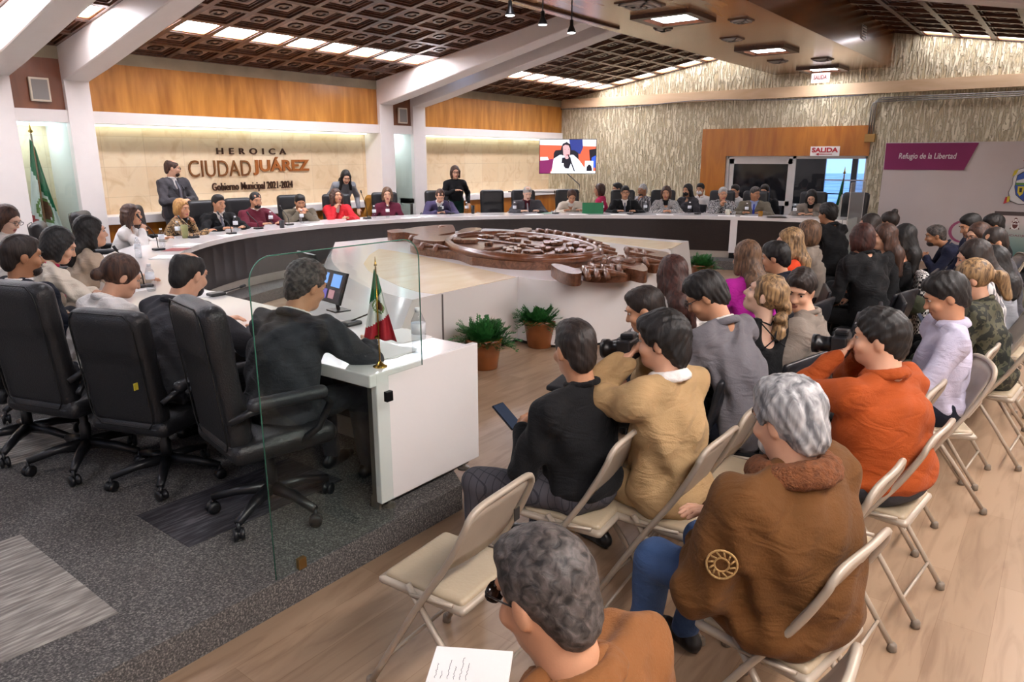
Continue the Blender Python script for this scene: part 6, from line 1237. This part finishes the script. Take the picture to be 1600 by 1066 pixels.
for q in ((300, 383, .3, .21, .5, 'white papers before the woman in leopard print', 3), (262, 402, .3, .21, .8, 'white papers before the curly haired woman', 3), (205, 452, .21, .3, .2, 'white papers under the hands of the woman in the white blazer', 2), (350, 455, .21, .3, .1, 'white papers beside the bald man in charcoal', 2), (385, 368, .3, .2, .3, 'white papers before the man in burgundy', 1), (500, 352, .3, .2, .1, 'white papers before the man in tweed', 2), (560, 346, .3, .2, 0, 'white papers before the woman in red', 2), (645, 341, .3, .2, 0, 'white papers before the woman in wine red', 1), (668, 338, .3, .2, 0, 'blue and white papers before the man in violet grey', 1), (835, 336, .3, .2, -.3, 'white papers before the bald man in grey', 2), (905, 336, .3, .2, -.5, 'white papers before the woman in cream', 3), (968, 336, .3, .2, -.8, 'white papers before the man with the silver tie', 2), (1040, 337, .3, .2, -1, 'white papers before the houndstooth jacket', 2), (1135, 338, .3, .2, -1.2, 'white papers before the grey haired woman', 2), (1170, 339, .3, .2, -1.3, 'white papers before the man with the lanyard', 1)): sheets(*q)
sheets(598, 548, .22, .30, .1, 'loose white papers on the near desk end', 3, onsafe=False); sheets(628, 525, .22, .3, -.3, 'white paper behind the desk flag', 2, onsafe=False)
sheets(285, 390, .3, .22, .7, 'thin red folder before the woman in leopard print', 1, redf); sheets(858, 333, .3, .22, -.3, 'green folder lying by the bald man in grey', 1, grf); sheets(1212, 341, .32, .24, -1.3, 'dark binder before the far right councillors', 2, mat('dark_binder', 0x2a2624, .5), .01)
for px, t in ((918, 'left'), (934, 'right')):
    p = safe(onT(px, 334))[0]; o = MB().box((-.10, -.01, 0), (.10, .01, .20)).build('folder', grf); o.location = p; o.rotation_euler = (-.1, 0, -1.0); tag(o, 'upright green folder beside the woman in cream, the '+t+' one of two', 'folder')
def cup(px, py, r_, h_, m, lab, handle=False):
    p = safe(onT(px, py))[0]; e = empty('cup', p, 0, lab, 'cup'); MB().lathe([(r_*.85, 0), (r_, h_), (r_*.9, h_), (r_*.75, .01)], 18).build('cup_body', m, e, True)
    MB().lathe([(r_*.9, h_*.86), (r_*.9, h_*.88)], 18).build('cup_lid' if not handle else 'drink', black_plastic if not handle else mat('dark_tea', 0x4a2a10, .2), e)
cup(441, 356, .04, .11, mat('grey_tumbler', 0x3a3a3e, .3), 'dark grey tumbler between the burgundy jacket and the tweed jacket'); cup(739, 334, .035, .15, black_plastic, 'black travel cup beside the standing woman'); cup(290, 372, .045, .17, mat('olive_thermos', 0x8a8a5a, .4), 'olive jar before the woman in leopard print')
cup(1188, 338, .045, .09, mat('amber_mug', 0x9a6a1c, .15, coat=.5), 'amber glass mug beside the man with the lanyard', True); cup(1137, 336, .045, .10, mat('frosted_jar', 0xc9c8b8, .4), 'frosted jar before the grey haired woman')
# monitor facing the man at the near end, a second one beyond
def monitor(p, rz, lab, lit=True):
    e = empty('monitor', p, rz, lab, 'monitor', None); e.scale = (.72, .72, .72); Mx = Matrix.Translation((0, 0, .24)) @ Matrix.Rotation(-.35, 4, 'X')
    MB().box((-.24, -.012, -.15), (.24, .012, .15), 0, Mx).build('casing', black_plastic, e, bevel=.004); MB().box((-.09, -.02, 0), (.09, .14, .012)).tube([(0, .06, .01), (0, .03, .20)], .018, 8).build('stand', black_plastic, e)
    if lit:
        M2 = Mx @ facing((0, -.013, 0), (0, -1, 0)); k = scr('screen_dark', 0x1a1422, .6); 
        flat('screen_picture', [(k, [(-.22, -.13), (.22, -.13), (.22, .13), (-.22, .13)]), (scr('screen_blue', 0x5f86c4, .9), [(-.2, .02), (-.06, .02), (-.06, .12), (-.2, .12)]), (scr('screen_blue', 0x5f86c4, .9), [(.02, .0), (.18, .0), (.18, .12), (.02, .12)]), (scr('screen_violet', 0x5a4a90, .8), [(-.2, -.12), (-.02, -.12), (-.02, -.03), (-.2, -.03)]), (scr('screen_pink', 0xa07078, .7), [(.02, -.11), (.12, -.11), (.12, -.03), (.02, -.03)])], M2, e)
monitor(onT(520, 487)+Vector((.0, .0, 0)), -1.75, 'tilted monitor with a lit screen facing the man behind the glass'); monitor(onT(500, 455)+Vector((.10, .22, 0)), 1.35, 'dark monitor seen from behind beyond the lit one', False)
# black camera and phones
def photo_camera(I, lab, fwd=.07):
    a, b = I['AR'][-1][2], I['AR'][1][2]; HM = I['HM']; f = HM @ V3(0, 1, 0); c = (a+b)/2+f*.035+V3(0, 0, .04); R_ = I['R'] @ Matrix.Translation(c) @ HM.to_4x4(); e = empty('photo_camera', (0, 0, 0), 0, lab, 'camera'); e.matrix_world = R_
    MB().box((-.07, -.03, -.05), (.07, .035, .045)).box((-.03, -.03, .04), (.03, .03, .068)).build('camera_body', black_plastic, e, bevel=.008); MB().lathe([(.036, 0), (.038, .02), (.034, .025), (.036, .06), (.042, .065), (.042, .092), (.034, .092), (.03, .08)], 20, 0, Matrix.Translation((0, .03, -.005)) @ Matrix.Rotation(-PI/2, 4, 'X')).build('camera_lens', mat('lens_barrel', 0x131315, .3), e, True)
    MB().lathe([(.033, .083), (.028, .089), (.001, .091)], 16, 0, Matrix.Translation((0, .03, -.005)) @ Matrix.Rotation(-PI/2, 4, 'X')).build('front_glass', lens, e, True); MB().lathe([(.012, 0), (.012, .015)], 12, 0, Matrix.Translation((.05, .0, .044))).build('shutter_dial', mat('dial_grey', 0x55555a, .4), e)
photo_camera(A_tan, 'black camera with a long lens held by the person in the tan jacket'); photo_camera(A_orange, 'black camera held by the man in the rust orange shirt')
def phone(I, s, m, lab, off=(0, .10, .03), tilt=.6, big=1.):
    T_ = I['AR'][s][2]; p = I['R'] @ (T_+V3(*off)); e = empty('mobile_phone', p, 0, lab, 'phone'); e.matrix_world = I['R'] @ Matrix.Translation(T_+V3(*off)) @ Matrix.Rotation(tilt, 4, 'X')
    MB().box((-.037*big, -.075*big, -.005), (.037*big, .075*big, .004)).build('phone_case', m, e, bevel=.004); MB().box((-.033*big, -.07*big, .004), (.033*big, .07*big, .0055)).build('phone_screen', scr('phone_lit', 0x5a6a88, .12), e)
phone(A_black, -1, phone_k, 'dark marbled phone held by the man in the black sweater', (.03, .11, .02)); phone(A_gs, -1, mat('bright_blue_phone', 0x2a78b8, .4), 'bright blue phone held by the young man in the grey blazer'); phone(A_lav, -1, phone_b, 'blue phone held up by the man in the lavender shirt', (0, .09, .06), 1.1, 1.15)
phone(A_pony, 1, phone_k, 'phone with a glowing screen held by the woman in camouflage', (0, .09, .05), 1.0); phone(A_navy, -1, phone_k, 'phone held low by the bent man in navy'); I = RING[7]; phone(I, 1, phone_k, 'black phone held by the man in the violet grey suit', (-.04, .08, .05), .9)
# spiral notebook on the knee of the man at the bottom edge
p = W(735, 1048, .60); e = empty('spiral_notebook', p, .55, 'open spiral notebook with handwriting on the knee at the bottom edge', 'notebook'); box('paper_block', (-.075, -.105, 0), (.075, .105, .010), paper, e, .002); m = MB()
for k in range(16): m.tube([(-.072+.006*math.cos(a), -.098+.013*k, .006+.008*math.sin(a)) for a in [2*PI*j/8 for j in range(8)]], .0012, 4, closed=True)
m.build('wire_binding', black_metal, e); m = MB(); random.seed(4)
for k in range(6):
    y = .085-.016*k; pts = [(-.05+.004*j, y+random.uniform(-.002, .002), .0106) for j in range(random.randint(8, 24))]; m.tube(pts, .0006, 3)
m.build('handwriting', mat('blue_black_ink', 0x2a2c38, .6), e)
# houndstooth coat over a chair back, dark bag and green bag on laps
x_, y_ = A_1383['loc']; p = V3(x_+.02, y_-.27, .7); R_ = Matrix.Rotation(math.radians(15), 3, 'Z'); s = Solid(); s.bx((p.x, p.y, .66), (.20, .05, .19), .05, R_, .03).bx((p.x+.0, p.y-.03, .45), (.17, .05, .2), .05, R_, .06)
tag(s.build('hanging_coat', .013, CL['houndbig'], None, noise=folds(.008, 22, 2)), 'black and white houndstooth coat hung over a stacking chair back', 'coat')
p = W(1432, 470, .58); s = Solid(); s.bx((p.x, p.y, .56), (.19, .13, .09), .06, rot(.3), .05); o = s.build('handbag', .013, CL['khaki'], None, noise=folds(.006, 22, 3)); tag(o, 'army green bag on a lap beyond the lavender shirt', 'bag')
p = W(1140, 0+455, .5)
# wristwatch of the lavender man, emblem patch on the suede sleeve, mark on the empty chair
I = A_lav; A_, E_, T_, _a = I['AR'][1]; d = (T_-E_).normalized(); x = d.orthogonal().normalized(); y = d.cross(x); c = E_+(T_-E_)*.93
pts = [I['R'] @ (c+(x*math.cos(a)+y*math.sin(a))*.036) for a in [2*PI*k/16 for k in range(16)]]; e = empty('wristwatch', (0, 0, 0), 0, 'steel wristwatch on the arm of the man in lavender', 'watch'); MB().tube(pts, .006, 6, closed=True).build('watch_strap', alu, e, True)
q = I['R'] @ (c+V3(0, 0, .04)); MB().lathe([(.019, 0), (.019, .008)], 18, 0, Matrix.Translation(q)).build('watch_face', mat('watch_dial', 0xd8d4c8, .3, .3), e)

I = A_grey; A_, E_, T_, _a = I['AR'][-1]; ax = (E_-A_).normalized(); nn = V3(-.75, -.65, .15); nn = (nn-ax*nn.dot(ax)).normalized(); c = A_.lerp(E_, .5)+nn*.112; tan_ = mat('tan_embroidery', 0xa3814f, .8, bump=.5, bs=200); y_ = -ax; Mp = Matrix((nn.cross(y_)*-1, y_, nn)).transposed().to_4x4(); Mp.translation = c; m = MB()
for r_, t_ in ((.042, .0035), (.020, .003)): m.tube([Mp @ V3(r_*math.cos(a), r_*math.sin(a), -.10*r_*abs(math.cos(a))) for a in [2*PI*k/24 for k in range(24)]], t_, 5, closed=True)
for k in range(12):
    a = 2*PI*k/12; m.tube([Mp @ V3(.023*math.cos(a), .023*math.sin(a), 0), Mp @ V3(.038*math.cos(a+.25), .038*math.sin(a+.25), -.002)], .0028, 5)
m.build('sleeve_patch', tan_, I['e'], True)
seamm = mat('brown_seam', 0x4a2e14, .9)
index_kids()
for o in bpy.data.objects:
    if o.name.startswith('folding_chair') and 'dark mark' in o.get('label', ''): b = MB().box((.02, -.243, .70), (.05, -.239, .745)).build('label_plate', mat('dark_label', 0x2c2a28, .5), o); b.location = (0, .0, 0)
